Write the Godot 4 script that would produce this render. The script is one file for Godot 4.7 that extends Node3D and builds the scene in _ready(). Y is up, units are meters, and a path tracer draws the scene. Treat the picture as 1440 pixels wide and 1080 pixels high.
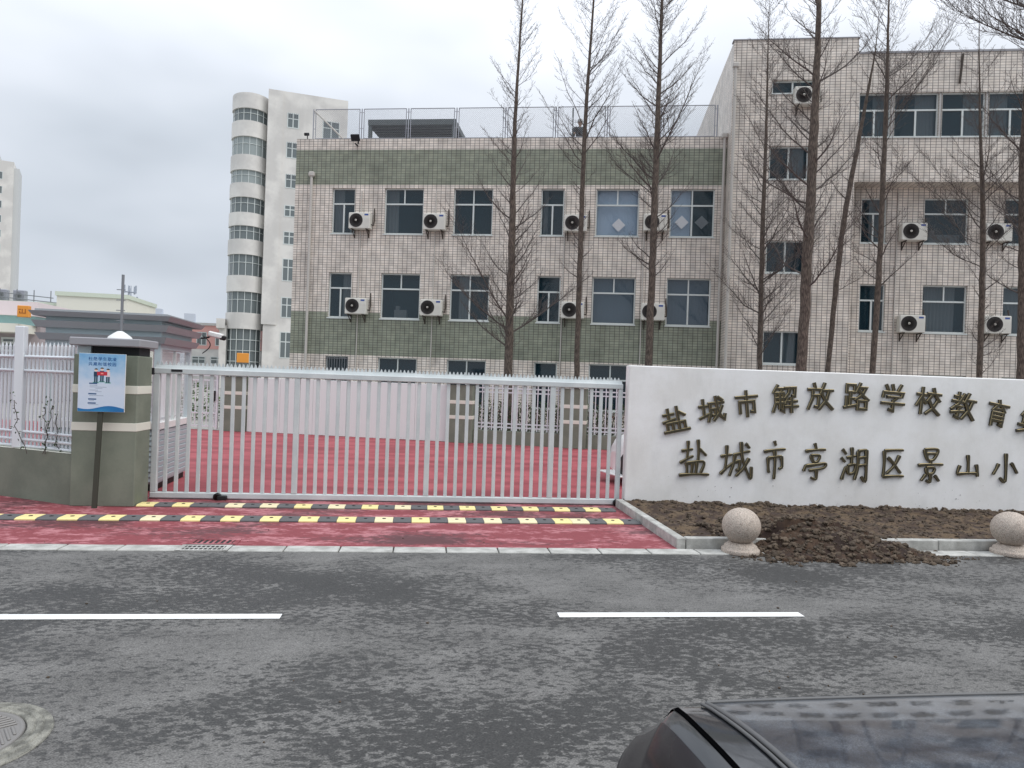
extends Node3D

# ---------------------------------------------------------------- mesh builder
class MB:
	var v := PackedVector3Array()
	var n := PackedVector3Array()
	var t := PackedVector2Array()
	var c := PackedColorArray()
	var i := PackedInt32Array()
	var tint := Color.WHITE
	var colored := false
	func quad(a: Vector3, b: Vector3, cc: Vector3, d: Vector3, uv := []) -> void:
		# a b c d counter-clockwise seen from the front
		var k := v.size()
		var nn := (b - a).cross(cc - a)
		if nn.length_squared() < 1e-14:
			nn = (cc - a).cross(d - a)
		nn = nn.normalized()
		v.append(a); v.append(b); v.append(cc); v.append(d)
		for j in 4:
			n.append(nn)
			c.append(tint)
			t.append(uv[j] if uv.size() == 4 else Vector2.ZERO)
		i.append(k); i.append(k + 2); i.append(k + 1); i.append(k); i.append(k + 3); i.append(k + 2)
	func tri(a: Vector3, b: Vector3, cc: Vector3) -> void:
		var k := v.size()
		var nn := (b - a).cross(cc - a).normalized()
		v.append(a); v.append(b); v.append(cc)
		for j in 3:
			n.append(nn); c.append(tint); t.append(Vector2.ZERO)
		i.append(k); i.append(k + 2); i.append(k + 1)
	func box(p: Vector3, s: Vector3, b := Basis()) -> void:
		var h := s * 0.5
		var q := []
		for k in 8:
			q.append(p + b * Vector3(h.x if k & 1 else -h.x, h.y if k & 2 else -h.y, h.z if k & 4 else -h.z))
		quad(q[4], q[5], q[7], q[6]); quad(q[1], q[0], q[2], q[3])
		quad(q[5], q[1], q[3], q[7]); quad(q[0], q[4], q[6], q[2])
		quad(q[6], q[7], q[3], q[2]); quad(q[0], q[1], q[5], q[4])
	func ends(x0: float, x1: float, y0: float, y1: float, z0: float, z1: float) -> void:
		box(Vector3((x0 + x1) * 0.5, (y0 + y1) * 0.5, (z0 + z1) * 0.5), Vector3(x1 - x0, y1 - y0, z1 - z0))
	func bevel(p: Vector3, s: Vector3, r: float, b := Basis()) -> void:
		# a box with chamfered edges and corners
		var h := s * 0.5
		r = minf(r, minf(h.x, minf(h.y, h.z)) * 0.9)
		var ax := [Vector3.RIGHT, Vector3.UP, Vector3.BACK]
		for a in 3:
			for sg in [-1.0, 1.0]:
				var u: Vector3 = ax[(a + 1) % 3]
				var w: Vector3 = ax[(a + 2) % 3]
				var o: Vector3 = ax[a] * sg * h[a]
				var hu: Vector3 = u * (h[(a + 1) % 3] - r)
				var hw: Vector3 = w * (h[(a + 2) % 3] - r)
				var q := [o - hu - hw, o + hu - hw, o + hu + hw, o - hu + hw]
				if sg < 0: q.reverse()
				quad(p + b * q[0], p + b * q[1], p + b * q[2], p + b * q[3])
		for a in 3:
			var u2: Vector3 = ax[(a + 1) % 3]
			var w2: Vector3 = ax[(a + 2) % 3]
			for su in [-1.0, 1.0]:
				for sw in [-1.0, 1.0]:
					var l: Vector3 = ax[a] * (h[a] - r)
					var e1: Vector3 = u2 * su * h[(a + 1) % 3] + w2 * sw * (h[(a + 2) % 3] - r)
					var e2: Vector3 = u2 * su * (h[(a + 1) % 3] - r) + w2 * sw * h[(a + 2) % 3]
					var q2 := [e1 - l, e1 + l, e2 + l, e2 - l]
					if su * sw > 0: q2.reverse()
					quad(p + b * q2[0], p + b * q2[1], p + b * q2[2], p + b * q2[3])
		for k in 8:
			var sx := 1.0 if k & 1 else -1.0
			var sy := 1.0 if k & 2 else -1.0
			var sz := 1.0 if k & 4 else -1.0
			var p1 := Vector3(sx * h.x, sy * (h.y - r), sz * (h.z - r))
			var p2 := Vector3(sx * (h.x - r), sy * h.y, sz * (h.z - r))
			var p3 := Vector3(sx * (h.x - r), sy * (h.y - r), sz * h.z)
			if sx * sy * sz > 0: tri(p + b * p1, p + b * p2, p + b * p3)
			else: tri(p + b * p1, p + b * p3, p + b * p2)
	func grid(rows: Array, flip := false, uvs := Vector2.ONE) -> void:
		# rows of points, smooth; the front is row-direction x column-direction unless flipped
		var k := v.size()
		var nr := rows.size()
		var nc: int = rows[0].size()
		for r in nr:
			var ra: PackedVector3Array = rows[maxi(r - 1, 0)]
			var rb: PackedVector3Array = rows[mini(r + 1, nr - 1)]
			var rc: PackedVector3Array = rows[r]
			for q in nc:
				var du := rb[q] - ra[q]
				var dv := rc[mini(q + 1, nc - 1)] - rc[maxi(q - 1, 0)]
				var nn := du.cross(dv)
				nn = nn.normalized() if nn.length_squared() > 1e-16 else Vector3.UP
				v.append(rc[q]); n.append(-nn if flip else nn); c.append(tint)
				t.append(Vector2(float(q) / (nc - 1) * uvs.x, float(r) / (nr - 1) * uvs.y))
		for r in nr - 1:
			for q in nc - 1:
				var a := k + r * nc + q
				if flip:
					i.append_array([a, a + nc, a + 1, a + 1, a + nc, a + nc + 1])
				else:
					i.append_array([a, a + 1, a + nc, a + 1, a + nc + 1, a + nc])
	func tube(p: PackedVector3Array, rad: PackedFloat32Array, sides: int, vscale := 1.0) -> void:
		var m := p.size()
		var k := v.size()
		var d0 := (p[1] - p[0]).normalized()
		var side := d0.cross(Vector3.FORWARD if absf(d0.z) < 0.8 else Vector3.UP).normalized()
		var run := 0.0
		for j in m:
			var d := (p[mini(j + 1, m - 1)] - p[maxi(j - 1, 0)]).normalized()
			side = (side - d * side.dot(d)).normalized()
			var up := d.cross(side)
			if j > 0: run += p[j].distance_to(p[j - 1])
			for s in sides + 1:
				var a := TAU * s / sides
				var nn := side * cos(a) + up * sin(a)
				v.append(p[j] + nn * rad[j]); n.append(nn); c.append(tint)
				t.append(Vector2(float(s) / sides, run * vscale))
		for j in m - 1:
			for s in sides:
				var a := k + j * (sides + 1) + s
				var b := a + sides + 1
				i.append(a); i.append(b); i.append(a + 1); i.append(a + 1); i.append(b); i.append(b + 1)
	func rod(a: Vector3, b: Vector3, r: float, sides := 8) -> void:
		tube(PackedVector3Array([a, b]), PackedFloat32Array([r, r]), sides)
		var k := v.size()
		var d := (b - a).normalized()
		var x := d.cross(Vector3.FORWARD if absf(d.z) < 0.8 else Vector3.UP).normalized()
		var y := d.cross(x)
		for e in 2:
			var o := a if e == 0 else b
			for s in sides:
				var p1 := o + (x * cos(TAU * s / sides) + y * sin(TAU * s / sides)) * r
				var p2 := o + (x * cos(TAU * (s + 1) / sides) + y * sin(TAU * (s + 1) / sides)) * r
				if e == 0: tri(o, p2, p1)
				else: tri(o, p1, p2)
	func lathe(prof: Array, segs: int, at := Vector3.ZERO, b := Basis()) -> void:
		var rows := []
		for q in prof:
			var r := PackedVector3Array()
			for s in segs + 1:
				var a := TAU * s / segs
				r.append(at + b * Vector3(cos(a) * q.x, q.y, -sin(a) * q.x))
			rows.append(r)
		grid(rows, true)
	func mesh() -> ArrayMesh:
		var arr := []
		arr.resize(Mesh.ARRAY_MAX)
		arr[Mesh.ARRAY_VERTEX] = v
		arr[Mesh.ARRAY_NORMAL] = n
		arr[Mesh.ARRAY_TEX_UV] = t
		if colored: arr[Mesh.ARRAY_COLOR] = c
		arr[Mesh.ARRAY_INDEX] = i
		var m := ArrayMesh.new()
		m.add_surface_from_arrays(Mesh.PRIMITIVE_TRIANGLES, arr)
		return m

# ---------------------------------------------------------------- scene helpers
var M := {}
var rng := RandomNumberGenerator.new()
var taken := {}

func put(st, called: String, mat: Material, parent: Node = self) -> MeshInstance3D:
	var o := MeshInstance3D.new()
	o.mesh = st.mesh() if st is MB else st
	o.material_override = mat
	name_it(o, called, parent)
	return o

func name_it(o: Node, called: String, parent: Node) -> void:
	var key := str(parent.get_instance_id()) + called
	var k: int = taken.get(key, 0)
	taken[key] = k + 1
	o.name = called if k == 0 else "%s_%03d" % [called, k]
	parent.add_child(o, true)

func tag(o: Node, label: String, category := "", group := "", kind := "") -> Node:
	if label: o.set_meta("label", label)
	if category: o.set_meta("category", category)
	if group: o.set_meta("group", group)
	if kind: o.set_meta("kind", kind)
	return o

func thing(called: String, label: String, category: String, at := Vector3.ZERO, turn := 0.0, group := "") -> Node3D:
	var o := Node3D.new()
	o.position = at
	o.rotation_degrees.y = turn
	name_it(o, called, self)
	tag(o, label, category, group)
	return o

func setting(called: String) -> Node3D:
	var o := Node3D.new()
	name_it(o, called, self)
	o.set_meta("kind", "structure")
	return o

func copy(o: Node3D, called: String, label: String) -> Node3D:
	var d: Node3D = o.duplicate()
	name_it(d, called, self)
	d.set_meta("label", label)
	return d

func lin(r: float, g: float, b: float) -> Color:
	return Color(r, g, b).linear_to_srgb()

func mat(col: Color, rough := 0.8, metal := 0.0, spec := 0.5) -> StandardMaterial3D:
	var m := StandardMaterial3D.new()
	m.albedo_color = col
	m.roughness = rough
	m.metallic = metal
	m.metallic_specular = spec
	return m

func noise(freq: float, seed_: int, oct := 4, type := FastNoiseLite.TYPE_SIMPLEX_SMOOTH, gain := 0.5) -> FastNoiseLite:
	var f := FastNoiseLite.new()
	f.noise_type = type
	f.seed = seed_
	f.frequency = freq
	f.fractal_type = FastNoiseLite.FRACTAL_FBM if oct > 1 else FastNoiseLite.FRACTAL_NONE
	f.fractal_octaves = oct
	f.fractal_gain = gain
	return f

func field(w: int, h: int, freq: float, seed_: int, oct := 4, gain := 0.5) -> PackedByteArray:
	var im := noise(freq, seed_, oct, FastNoiseLite.TYPE_SIMPLEX_SMOOTH, gain).get_seamless_image(w, h, false, false, 0.12, true)
	im.convert(Image.FORMAT_L8)
	return im.get_data()

func tex(data: PackedByteArray, w: int, h: int, fmt := Image.FORMAT_RGB8) -> ImageTexture:
	return ImageTexture.create_from_image(Image.create_from_data(w, h, false, fmt, data))

func tri(m: StandardMaterial3D, sx: float, sy := 0.0, sz := 0.0, world := true) -> StandardMaterial3D:
	m.uv1_triplanar = true
	m.uv1_world_triplanar = world
	m.uv1_triplanar_sharpness = 6.0
	m.uv1_scale = Vector3(1.0 / sx, 1.0 / (sy if sy else sx), 1.0 / (sz if sz else sx))
	return m

# mottled paint: base colour varied by two noises, with a height map of fine grain
func mottled(w: int, c0: Color, c1: Color, f: float, seed_: int, grain := 0.1, contrast := 1.0) -> ImageTexture:
	var a := field(w, w, f, seed_, 5)
	var b := field(w, w, f * 9.0, seed_ + 3, 3)
	var out := PackedByteArray()
	out.resize(w * w * 3)
	var r := RandomNumberGenerator.new()
	r.seed = seed_
	for k in w * w:
		var q := clampf((a[k] / 255.0 - 0.5) * contrast * 1.6 + 0.5 + (b[k] / 255.0 - 0.5) * 0.4, 0.0, 1.0)
		var g := 1.0 + (r.randf() - 0.5) * grain
		out[k * 3] = int(clampf(lerpf(c0.r, c1.r, q) * g, 0, 1) * 255)
		out[k * 3 + 1] = int(clampf(lerpf(c0.g, c1.g, q) * g, 0, 1) * 255)
		out[k * 3 + 2] = int(clampf(lerpf(c0.b, c1.b, q) * g, 0, 1) * 255)
	return tex(out, w, w)

func stain(m: StandardMaterial3D, t: Texture2D, sx: float, sy: float) -> void:
	m.detail_enabled = true
	m.detail_albedo = t
	m.detail_blend_mode = BaseMaterial3D.BLEND_MODE_MUL
	m.detail_uv_layer = BaseMaterial3D.DETAIL_UV_2
	m.uv2_triplanar = true
	m.uv2_triplanar_sharpness = 6.0
	m.uv2_scale = Vector3(1.0 / sx, 1.0 / sy, 1.0 / sx)

func speckle(w: int, cols: Array, seed_: int) -> ImageTexture:
	var out := PackedByteArray()
	out.resize(w * w * 3)
	var r := RandomNumberGenerator.new()
	r.seed = seed_
	for k in w * w:
		var q: Color = cols[r.randi() % cols.size()]
		var g := 0.85 + r.randf() * 0.3
		out[k * 3] = int(clampf(q.r * g, 0, 1) * 255)
		out[k * 3 + 1] = int(clampf(q.g * g, 0, 1) * 255)
		out[k * 3 + 2] = int(clampf(q.b * g, 0, 1) * 255)
	return tex(out, w, w)

# glazed facade tiles: 8 columns and 16 rows to the picture, dark joints, each tile of its own tone
func tiles(base: Color, joint: Color, spread: float, hue: float, seed_: int) -> Array:
	var nx := 16
	var ny := 24
	var w := 1024
	var h := 1024
	var out := PackedByteArray()
	out.resize(w * h * 3)
	var hi := PackedByteArray()
	hi.resize(w * h)
	var r := RandomNumberGenerator.new()
	r.seed = seed_
	var tone := []
	for k in nx * ny:
		tone.append([1.0 + (r.randf() - 0.5) * spread, (r.randf() - 0.5) * hue])
	var dirt := field(w, h, 0.004, seed_ + 1, 5)
	for y in h:
		var fy := float(y) / h * ny
		var jy := minf(fy - floorf(fy), 1.0 - (fy - floorf(fy))) * 0.1
		for x in w:
			var fx := float(x) / w * nx
			var jx := minf(fx - floorf(fx), 1.0 - (fx - floorf(fx))) * 0.185
			var k := (y * w + x)
			var q: Array = tone[int(fy) * nx + int(fx)]
			var e := minf(smoothstep(0.0075, 0.0115, jx), 0.18 + 0.82 * smoothstep(0.0060, 0.0105, jy))
			var d := 0.9 + dirt[k] / 255.0 * 0.2
			out[k * 3] = int(clampf(lerpf(joint.r, base.r * (q[0] + q[1]), e) * d, 0, 1) * 255)
			out[k * 3 + 1] = int(clampf(lerpf(joint.g, base.g * q[0], e) * d, 0, 1) * 255)
			out[k * 3 + 2] = int(clampf(lerpf(joint.b, base.b * (q[0] - q[1]), e) * d, 0, 1) * 255)
			hi[k] = int(e * 255)
	return [tex(out, w, h), tex(hi, w, h, Image.FORMAT_L8)]

func materials() -> void:
	# --- asphalt: dark aggregate with a pale dry film that breaks up into flakes; 14 m by 7 m to the picture
	var w := 2048
	var a := field(w, w, 0.048, 11, 5, 0.74)
	var b := field(w, w, 0.0015, 12, 4, 0.5)
	var f := field(w, w, 0.0062, 15, 3, 0.5)
	var out := PackedByteArray()
	out.resize(w * w * 3)
	var rough := PackedByteArray()
	rough.resize(w * w)
	var r := RandomNumberGenerator.new()
	r.seed = 4
	for k in w * w:
		var q := (a[k] / 255.0 - 0.5) * 1.0 + (b[k] / 255.0 - 0.5) * 0.72 + (f[k] / 255.0 - 0.5) * 0.25
		var e := smoothstep(-0.012, 0.012, q)
		var g := r.randf()
		var dark := 27.0 + g * 46.0 + b[k] * 0.06
		var pale := 77.0 + g * 60.0 + (f[k] - 128) * 0.10
		var z := lerpf(dark, pale, e * (0.72 + 0.28 * clampf(0.5 + q, 0.0, 1.0)))
		out[k * 3] = int(z)
		out[k * 3 + 1] = int(z * 0.985)
		out[k * 3 + 2] = int(z * 0.965)
		rough[k] = int(lerpf(150.0, 235.0, e) + g * 18.0)
	var m := mat(Color.WHITE, 1.0)
	m.albedo_texture = tex(out, w, w)
	m.roughness_texture = tex(rough, w, w, Image.FORMAT_L8)
	m.heightmap_enabled = true
	m.heightmap_texture = m.roughness_texture
	m.heightmap_scale = 0.25
	M.asphalt = tri(m, 10.5, 5.8, 5.8)
	# --- red painted concrete with worn pink streaks and dark damp
	w = 1024
	a = field(w, w, 0.009, 21, 5, 0.62)
	b = field(w, w, 0.0022, 22, 4)
	f = field(w, w, 0.05, 23, 5, 0.7)
	out = PackedByteArray()
	out.resize(w * w * 3)
	rough = PackedByteArray()
	rough.resize(w * w)
	for k in w * w:
		var worn := smoothstep(0.47, 0.64, a[k] / 255.0 * 0.55 + f[k] / 255.0 * 0.45)
		var damp := smoothstep(0.52, 0.72, b[k] / 255.0 * 0.65 + (255 - f[k]) / 255.0 * 0.35)
		var g := 0.92 + r.randf() * 0.16
		var cr := lerpf(lerpf(132.0, 176.0, worn), 82.0, damp * 0.9) * g
		var cg := lerpf(lerpf(62.0, 116.0, worn), 45.0, damp * 0.9) * g
		var cb := lerpf(lerpf(68.0, 121.0, worn), 49.0, damp * 0.9) * g
		out[k * 3] = int(clampf(cr, 0, 255))
		out[k * 3 + 1] = int(clampf(cg, 0, 255))
		out[k * 3 + 2] = int(clampf(cb, 0, 255))
		rough[k] = int(lerpf(215.0, 150.0, damp))
	m = mat(Color.WHITE, 1.0)
	m.albedo_texture = tex(out, w, w)
	m.roughness_texture = tex(rough, w, w, Image.FORMAT_L8)
	M.red = tri(m, 7.0, 3.0, 3.0)
	m = mat(Color.WHITE, 0.8)
	m.albedo_texture = mottled(512, Color8(130, 55, 61), Color8(161, 78, 84), 0.008, 24, 0.10, 1.2)
	M.red_court = tri(m, 8.0, 4.0, 4.0)
	# --- tiles, with faint rain streaks over larger patches
	var sn := noise(0.03, 33, 5, FastNoiseLite.TYPE_SIMPLEX_SMOOTH, 0.6).get_seamless_image(512, 96, false, false, 0.15, true)
	sn.resize(512, 512, Image.INTERPOLATE_CUBIC)
	sn.convert(Image.FORMAT_L8)
	var sd := sn.get_data()
	var blot := field(512, 512, 0.008, 34, 4)
	var so := PackedByteArray()
	so.resize(512 * 512 * 3)
	for k in 512 * 512:
		var g := 255.0 - 30.0 * smoothstep(0.42, 0.85, sd[k] / 255.0 * 0.6 + blot[k] / 255.0 * 0.4)
		so[k * 3] = int(g)
		so[k * 3 + 1] = int(g * 0.985)
		so[k * 3 + 2] = int(g * 0.965)
	var streaks := tex(so, 512, 512)
	for k in 512 * 512 * 3: so[k] = 255 - (255 - so[k]) / 4
	var faint := tex(so, 512, 512)
	var tl := tiles(Color8(219, 213, 207), Color8(104, 98, 96), 0.05, 0.012, 31)
	m = mat(Color.WHITE, 0.45)
	m.albedo_texture = tl[0]
	m.heightmap_enabled = true
	m.heightmap_texture = tl[1]
	m.heightmap_scale = 0.4
	stain(m, streaks, 11.3, 8.7)
	M.tile = tri(m, 2.96, 2.4, 2.96, false)
	tl = tiles(Color8(142, 149, 135), Color8(74, 78, 70), 0.06, 0.015, 32)
	m = mat(Color.WHITE, 0.42)
	m.albedo_texture = tl[0]
	m.heightmap_enabled = true
	m.heightmap_texture = tl[1]
	m.heightmap_scale = 0.4
	stain(m, streaks, 11.3, 8.7)
	M.tile_green = tri(m, 2.96, 2.4, 2.96, false)
	# --- plain paints and concretes
	m = mat(Color.WHITE, 0.75)
	m.albedo_texture = mottled(512, Color8(228, 227, 225), Color8(238, 238, 238), 0.006, 41, 0.02)
	stain(m, faint, 3.7, 2.6)
	M.sign_white = tri(m, 3.0)
	m = mat(Color.WHITE, 0.8)
	m.albedo_texture = mottled(512, Color8(112, 119, 106), Color8(125, 131, 117), 0.006, 42, 0.05)
	M.olive = tri(m, 1.7)
	m = mat(Color.WHITE, 0.85)
	m.albedo_texture = mottled(512, Color8(152, 151, 146), Color8(188, 187, 182), 0.012, 43, 0.12)
	M.kerb = tri(m, 1.3)
	m = mat(Color.WHITE, 0.8)
	m.albedo_texture = mottled(512, Color8(205, 203, 200), Color8(224, 222, 218), 0.004, 44, 0.02, 1.5)
	stain(m, faint, 17.0, 23.0)
	M.tower = tri(m, 9.0)
	m = mat(Color.WHITE, 0.62)
	m.albedo_texture = speckle(512, [Color8(196, 184, 170), Color8(168, 156, 144), Color8(206, 196, 184), Color8(120, 110, 102), Color8(182, 160, 146)], 7)
	M.granite = tri(m, 1.5)
	m = mat(Color.WHITE, 0.95)
	m.albedo_texture = mottled(512, Color8(58, 45, 38), Color8(96, 80, 62), 0.010, 46, 0.35, 1.5)
	M.soil = tri(m, 1.6)
	m = mat(Color.WHITE, 0.95)
	m.albedo_texture = mottled(512, Color8(140, 138, 132), Color8(168, 166, 160), 0.01, 47, 0.12)
	M.concrete = tri(m, 3.0)
	m = mat(Color.WHITE, 0.9)
	m.albedo_texture = mottled(512, Color8(66, 58, 52), Color8(116, 104, 94), 0.02, 48, 0.25, 1.6)
	m.heightmap_enabled = true
	m.heightmap_texture = m.albedo_texture
	m.heightmap_scale = 1.2
	m.uv1_scale = Vector3(3.0, 0.5, 1.0)
	M.bark = m
	m = mat(Color.WHITE, 0.9)
	m.albedo_texture = mottled(512, Color8(98, 97, 91), Color8(142, 140, 131), 0.015, 52, 0.35, 1.3)
	m.heightmap_enabled = true
	m.heightmap_texture = m.albedo_texture
	m.heightmap_scale = 0.6
	M.worn = tri(m, 0.9)
	M.twig = mat(lin(0.105, 0.088, 0.08), 0.9)
	m = mat(Color.WHITE, 0.5)
	m.albedo_texture = mottled(256, Color8(190, 197, 198), Color8(204, 209, 209), 0.01, 49, 0.02)
	M.gate = tri(m, 1.2)
	M.fence_paint = mat(Color8(218, 222, 226), 0.55)
	M.white_paint = mat(Color8(226, 226, 224), 0.6)
	M.band_white = mat(Color8(222, 221, 208), 0.7)
	M.pvc = mat(Color8(188, 184, 178), 0.7)
	M.panel_pink = mat(Color8(226, 233, 231), 0.55)
	M.frame_white = mat(Color8(206, 212, 210), 0.5)
	M.grey_roof = mat(Color8(158, 162, 165), 0.6)
	M.grey_wall = mat(Color8(188, 202, 206), 0.6)
	M.cap_grey = mat(Color8(152, 152, 156), 0.75)
	M.dark = mat(Color8(34, 34, 38), 0.8)
	M.black = mat(Color8(18, 18, 20), 0.6)
	M.dark_olive = mat(Color8(62, 64, 54), 0.7)
	M.mesh_grey = mat(Color8(158, 160, 168), 0.5, 0.3)
	M.steel = mat(Color8(136, 138, 142), 0.45, 0.5)
	M.canopy = mat(Color8(84, 92, 92), 0.6)
	M.line_white = mat(Color8(232, 232, 230), 0.7)
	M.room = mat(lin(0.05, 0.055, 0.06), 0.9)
	M.cloth = mat(lin(0.42, 0.45, 0.46), 0.9)
	M.reflection_blue = mat(lin(0.36, 0.47, 0.60), 0.9)  # blue that paints the reflection in a few school windows
	M.sticker = mat(lin(0.75, 0.76, 0.78), 0.7)
	M.ac_white = mat(Color8(214, 212, 204), 0.5)
	M.ac_dark = mat(Color8(66, 63, 62), 0.7)
	M.ac_blue = mat(Color8(58, 84, 150), 0.5)
	M.rust = mat(Color8(70, 62, 56), 0.8)
	m = mat(lin(0.014, 0.040, 0.056), 0.04)
	m.albedo_color.a = 0.6
	m.transparency = BaseMaterial3D.TRANSPARENCY_ALPHA
	M.glass = m
	M.far_glass = mat(lin(0.15, 0.175, 0.18), 0.15)
	M.far_glass_pale = mat(lin(0.30, 0.34, 0.34), 0.2)
	m = mat(lin(0.7, 0.75, 0.8), 0.03)
	m.albedo_color.a = 0.12
	m.transparency = BaseMaterial3D.TRANSPARENCY_ALPHA
	M.clear_glass = m
	m = mat(lin(0.06, 0.12, 0.16), 0.03)
	m.albedo_color.a = 0.15
	m.transparency = BaseMaterial3D.TRANSPARENCY_ALPHA
	M.light_glass = m
	M.yellow = mat(Color8(232, 216, 152), 0.8)
	M.yellow_worn = mat(Color8(226, 214, 176), 0.8)
	M.rubber = mat(Color8(94, 94, 95), 0.9)
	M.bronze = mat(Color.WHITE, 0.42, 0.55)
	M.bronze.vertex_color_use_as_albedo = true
	M.iron = mat(Color8(134, 131, 128), 0.6, 0.35)
	M.orange = mat(Color8(226, 150, 60), 0.6)
	M.cream = mat(Color8(226, 224, 212), 0.8)
	M.salmon = mat(Color8(222, 168, 160), 0.8)
	M.cyan = mat(Color8(150, 190, 190), 0.3)
	M.haze_grey = mat(Color8(190, 196, 206), 0.9)  # pale grey with distance haze mixed into the colour
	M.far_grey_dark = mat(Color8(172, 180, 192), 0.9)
	M.leaf = mat(lin(0.05, 0.075, 0.035), 0.7)
	M.leaf.vertex_color_use_as_albedo = true
	m = mat(lin(0.010, 0.012, 0.016), 0.28)
	m.clearcoat_enabled = true
	m.clearcoat = 1.0
	m.clearcoat_roughness = 0.06
	M.car_dark = m
	m = mat(Color.WHITE, 1.0)
	m.albedo_texture = mottled(512, Color8(40, 45, 54), Color8(76, 82, 90), 0.012, 51, 0.7, 1.4)
	m.roughness = 0.3
	m.clearcoat_enabled = true
	m.clearcoat = 0.9
	m.clearcoat_roughness = 0.05
	M.car_dusty = tri(m, 0.8)
	M.car_glass = mat(lin(0.012, 0.015, 0.018), 0.05)
	m = mat(Color8(228, 228, 226), 0.3)
	m.clearcoat_enabled = true
	M.car_white = m
	M.tail_red = mat(lin(0.07, 0.012, 0.014), 0.12)
	M.tail_clear = mat(lin(0.030, 0.026, 0.028), 0.16, 0.0, 0.35)
	M.tyre = mat(Color8(26, 26, 27), 0.9)
	M.alloy = mat(Color8(150, 150, 152), 0.35, 0.8)
	M.rubber_trim = mat(Color8(96, 96, 96), 0.5)

# ---------------------------------------------------------------- stroke lettering
# each sign: strokes divided by ";", points on a 100 x 100 field, y downwards
const GLYPH := {
	"salt": "8 28 46 28;27 8 27 50;4 55 48 48;62 4 62 54;66 22 88 38;16 62 16 92;16 62 84 62;84 62 84 92;38 62 38 92;61 62 61 92;3 93 97 93",
	"city": "4 36 34 36;19 12 19 74;2 80 37 67;40 28 94 28;45 28 44 60 33 94;44 50 63 50 61 75 52 73;67 5 70 50 80 78 92 90 96 74;88 42 76 66 54 91;78 8 90 19",
	"town": "50 3 50 22;6 24 94 24;50 24 50 97;20 42 20 84;20 42 80 42;80 42 80 82 68 80",
	"jie": "22 3 6 27;18 14 42 14 33 29;14 30 14 66 3 95;14 30 44 30;44 30 44 95 36 91;14 48 44 48;14 65 44 65;29 30 29 84;52 12 91 12 88 42 80 41;70 12 66 30 51 47;60 50 52 67;57 60 94 60;50 78 98 78;75 48 75 98",
	"fang": "26 3 30 17;3 24 51 24;21 24 20 56 3 95;20 46 45 46 42 89 30 87;67 3 53 37;61 28 98 28;85 28 76 60 47 95;57 42 73 70 98 95",
	"lu": "10 8 42 8 42 35;10 8 10 35 42 35;26 35 26 86;26 58 44 58;10 52 10 86;3 92 47 82;64 3 50 33;60 17 88 17 76 40 47 62;60 28 74 44 98 61;57 66 91 66 91 95;57 66 57 95 91 95",
	"xue": "20 5 29 21;46 3 51 19;82 3 72 21;9 46 12 30;11 30 91 30 87 44;28 46 72 46 52 60;52 60 52 95 37 91;5 69 95 69",
	"xiao": "3 28 43 28;23 3 23 98;23 32 3 69;25 42 41 58;68 2 73 16;46 22 98 22;60 30 47 49;80 30 96 46;86 50 72 74 45 96;54 50 70 74 98 96",
	"jiao": "10 18 46 18;27 3 27 36;3 36 55 36;49 7 28 46 3 66;16 54 44 54 32 64;32 64 32 96 20 92;3 79 51 70;68 3 55 35;63 27 98 27;87 27 78 58 51 96;59 42 76 70 99 95",
	"yu": "48 2 52 15;5 19 95 19;44 20 26 37 73 34;66 26 81 43;26 50 26 98;26 50 76 50;76 50 76 95 64 92;26 65 76 65;26 79 76 79",
	"ji": "28 1 9 31;20 18 20 62;54 2 58 12;20 15 88 15;20 29 82 29;20 43 82 43;20 57 91 57;52 15 52 57;3 69 97 69;50 60 50 99;46 70 26 87 3 95;54 70 74 87 98 95",
	"tuan": "10 7 10 95;10 7 90 7 90 95;10 92 90 92;24 32 76 32;56 18 56 79 44 75;54 34 40 52 24 66",
	"ting": "48 2 54 17;12 24 90 18;34 34 44 50 60 50 68 34 34 34;8 76 16 60;16 62 60 57 92 54 84 66 28 74;56 70 56 96 36 92",
	"hu": "6 10 20 24;2 34 16 46;6 96 20 60;22 34 54 28;40 4 40 52;26 56 30 78 50 74 54 52 26 56;64 14 64 60 52 96;64 14 94 10;94 10 94 96 78 86;64 34 92 30;64 56 92 52",
	"qu": "10 8 94 4;8 8 6 96;6 96 98 92;78 22 56 56 22 84;26 30 56 54 84 82",
	"jing": "26 3 38 32 62 32 78 3 26 3;34 16 70 15;50 34 52 44;2 50 98 46;34 56 38 72 60 72 66 56 34 56;50 72 50 98 36 92;32 76 14 94;68 78 84 94",
	"shan": "50 4 52 84;20 50 10 84 22 86;10 88 84 82;84 44 90 96",
	"small": "54 3 54 94 34 84;28 38 8 74;74 34 96 68",
	"salt2": "8 34 44 28;28 6 26 56;4 66 46 46;60 2 62 62;64 26 88 44;24 64 28 92;24 66 80 60 72 90;44 64 42 92;58 62 56 92;2 98 98 94",
	"city2": "2 42 36 36;20 12 16 78;2 88 40 58;40 38 92 26;46 36 42 62 30 92;46 56 62 52 58 76 50 74;64 2 70 46 96 98 98 66;90 44 72 72 50 92;78 6 90 18",
	"town2": "48 2 54 14;4 30 96 22;50 26 50 98;22 44 26 78 30 82;22 46 80 40;80 40 84 66 70 72",
	"xue2": "16 12 26 28;44 4 50 22;86 2 70 24;4 52 10 34;10 36 92 30 82 46;30 50 70 46 52 62;52 62 54 94 36 88;4 76 96 68",
}

func strokes(key: String) -> Array:
	var all := []
	for s in GLYPH[key].split(";"):
		var nums: PackedStringArray = s.split(" ")
		var p := PackedVector2Array()
		for k in nums.size() / 2:
			p.append(Vector2(float(nums[2 * k]), float(nums[2 * k + 1])))
		all.append(p)
	return all

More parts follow.
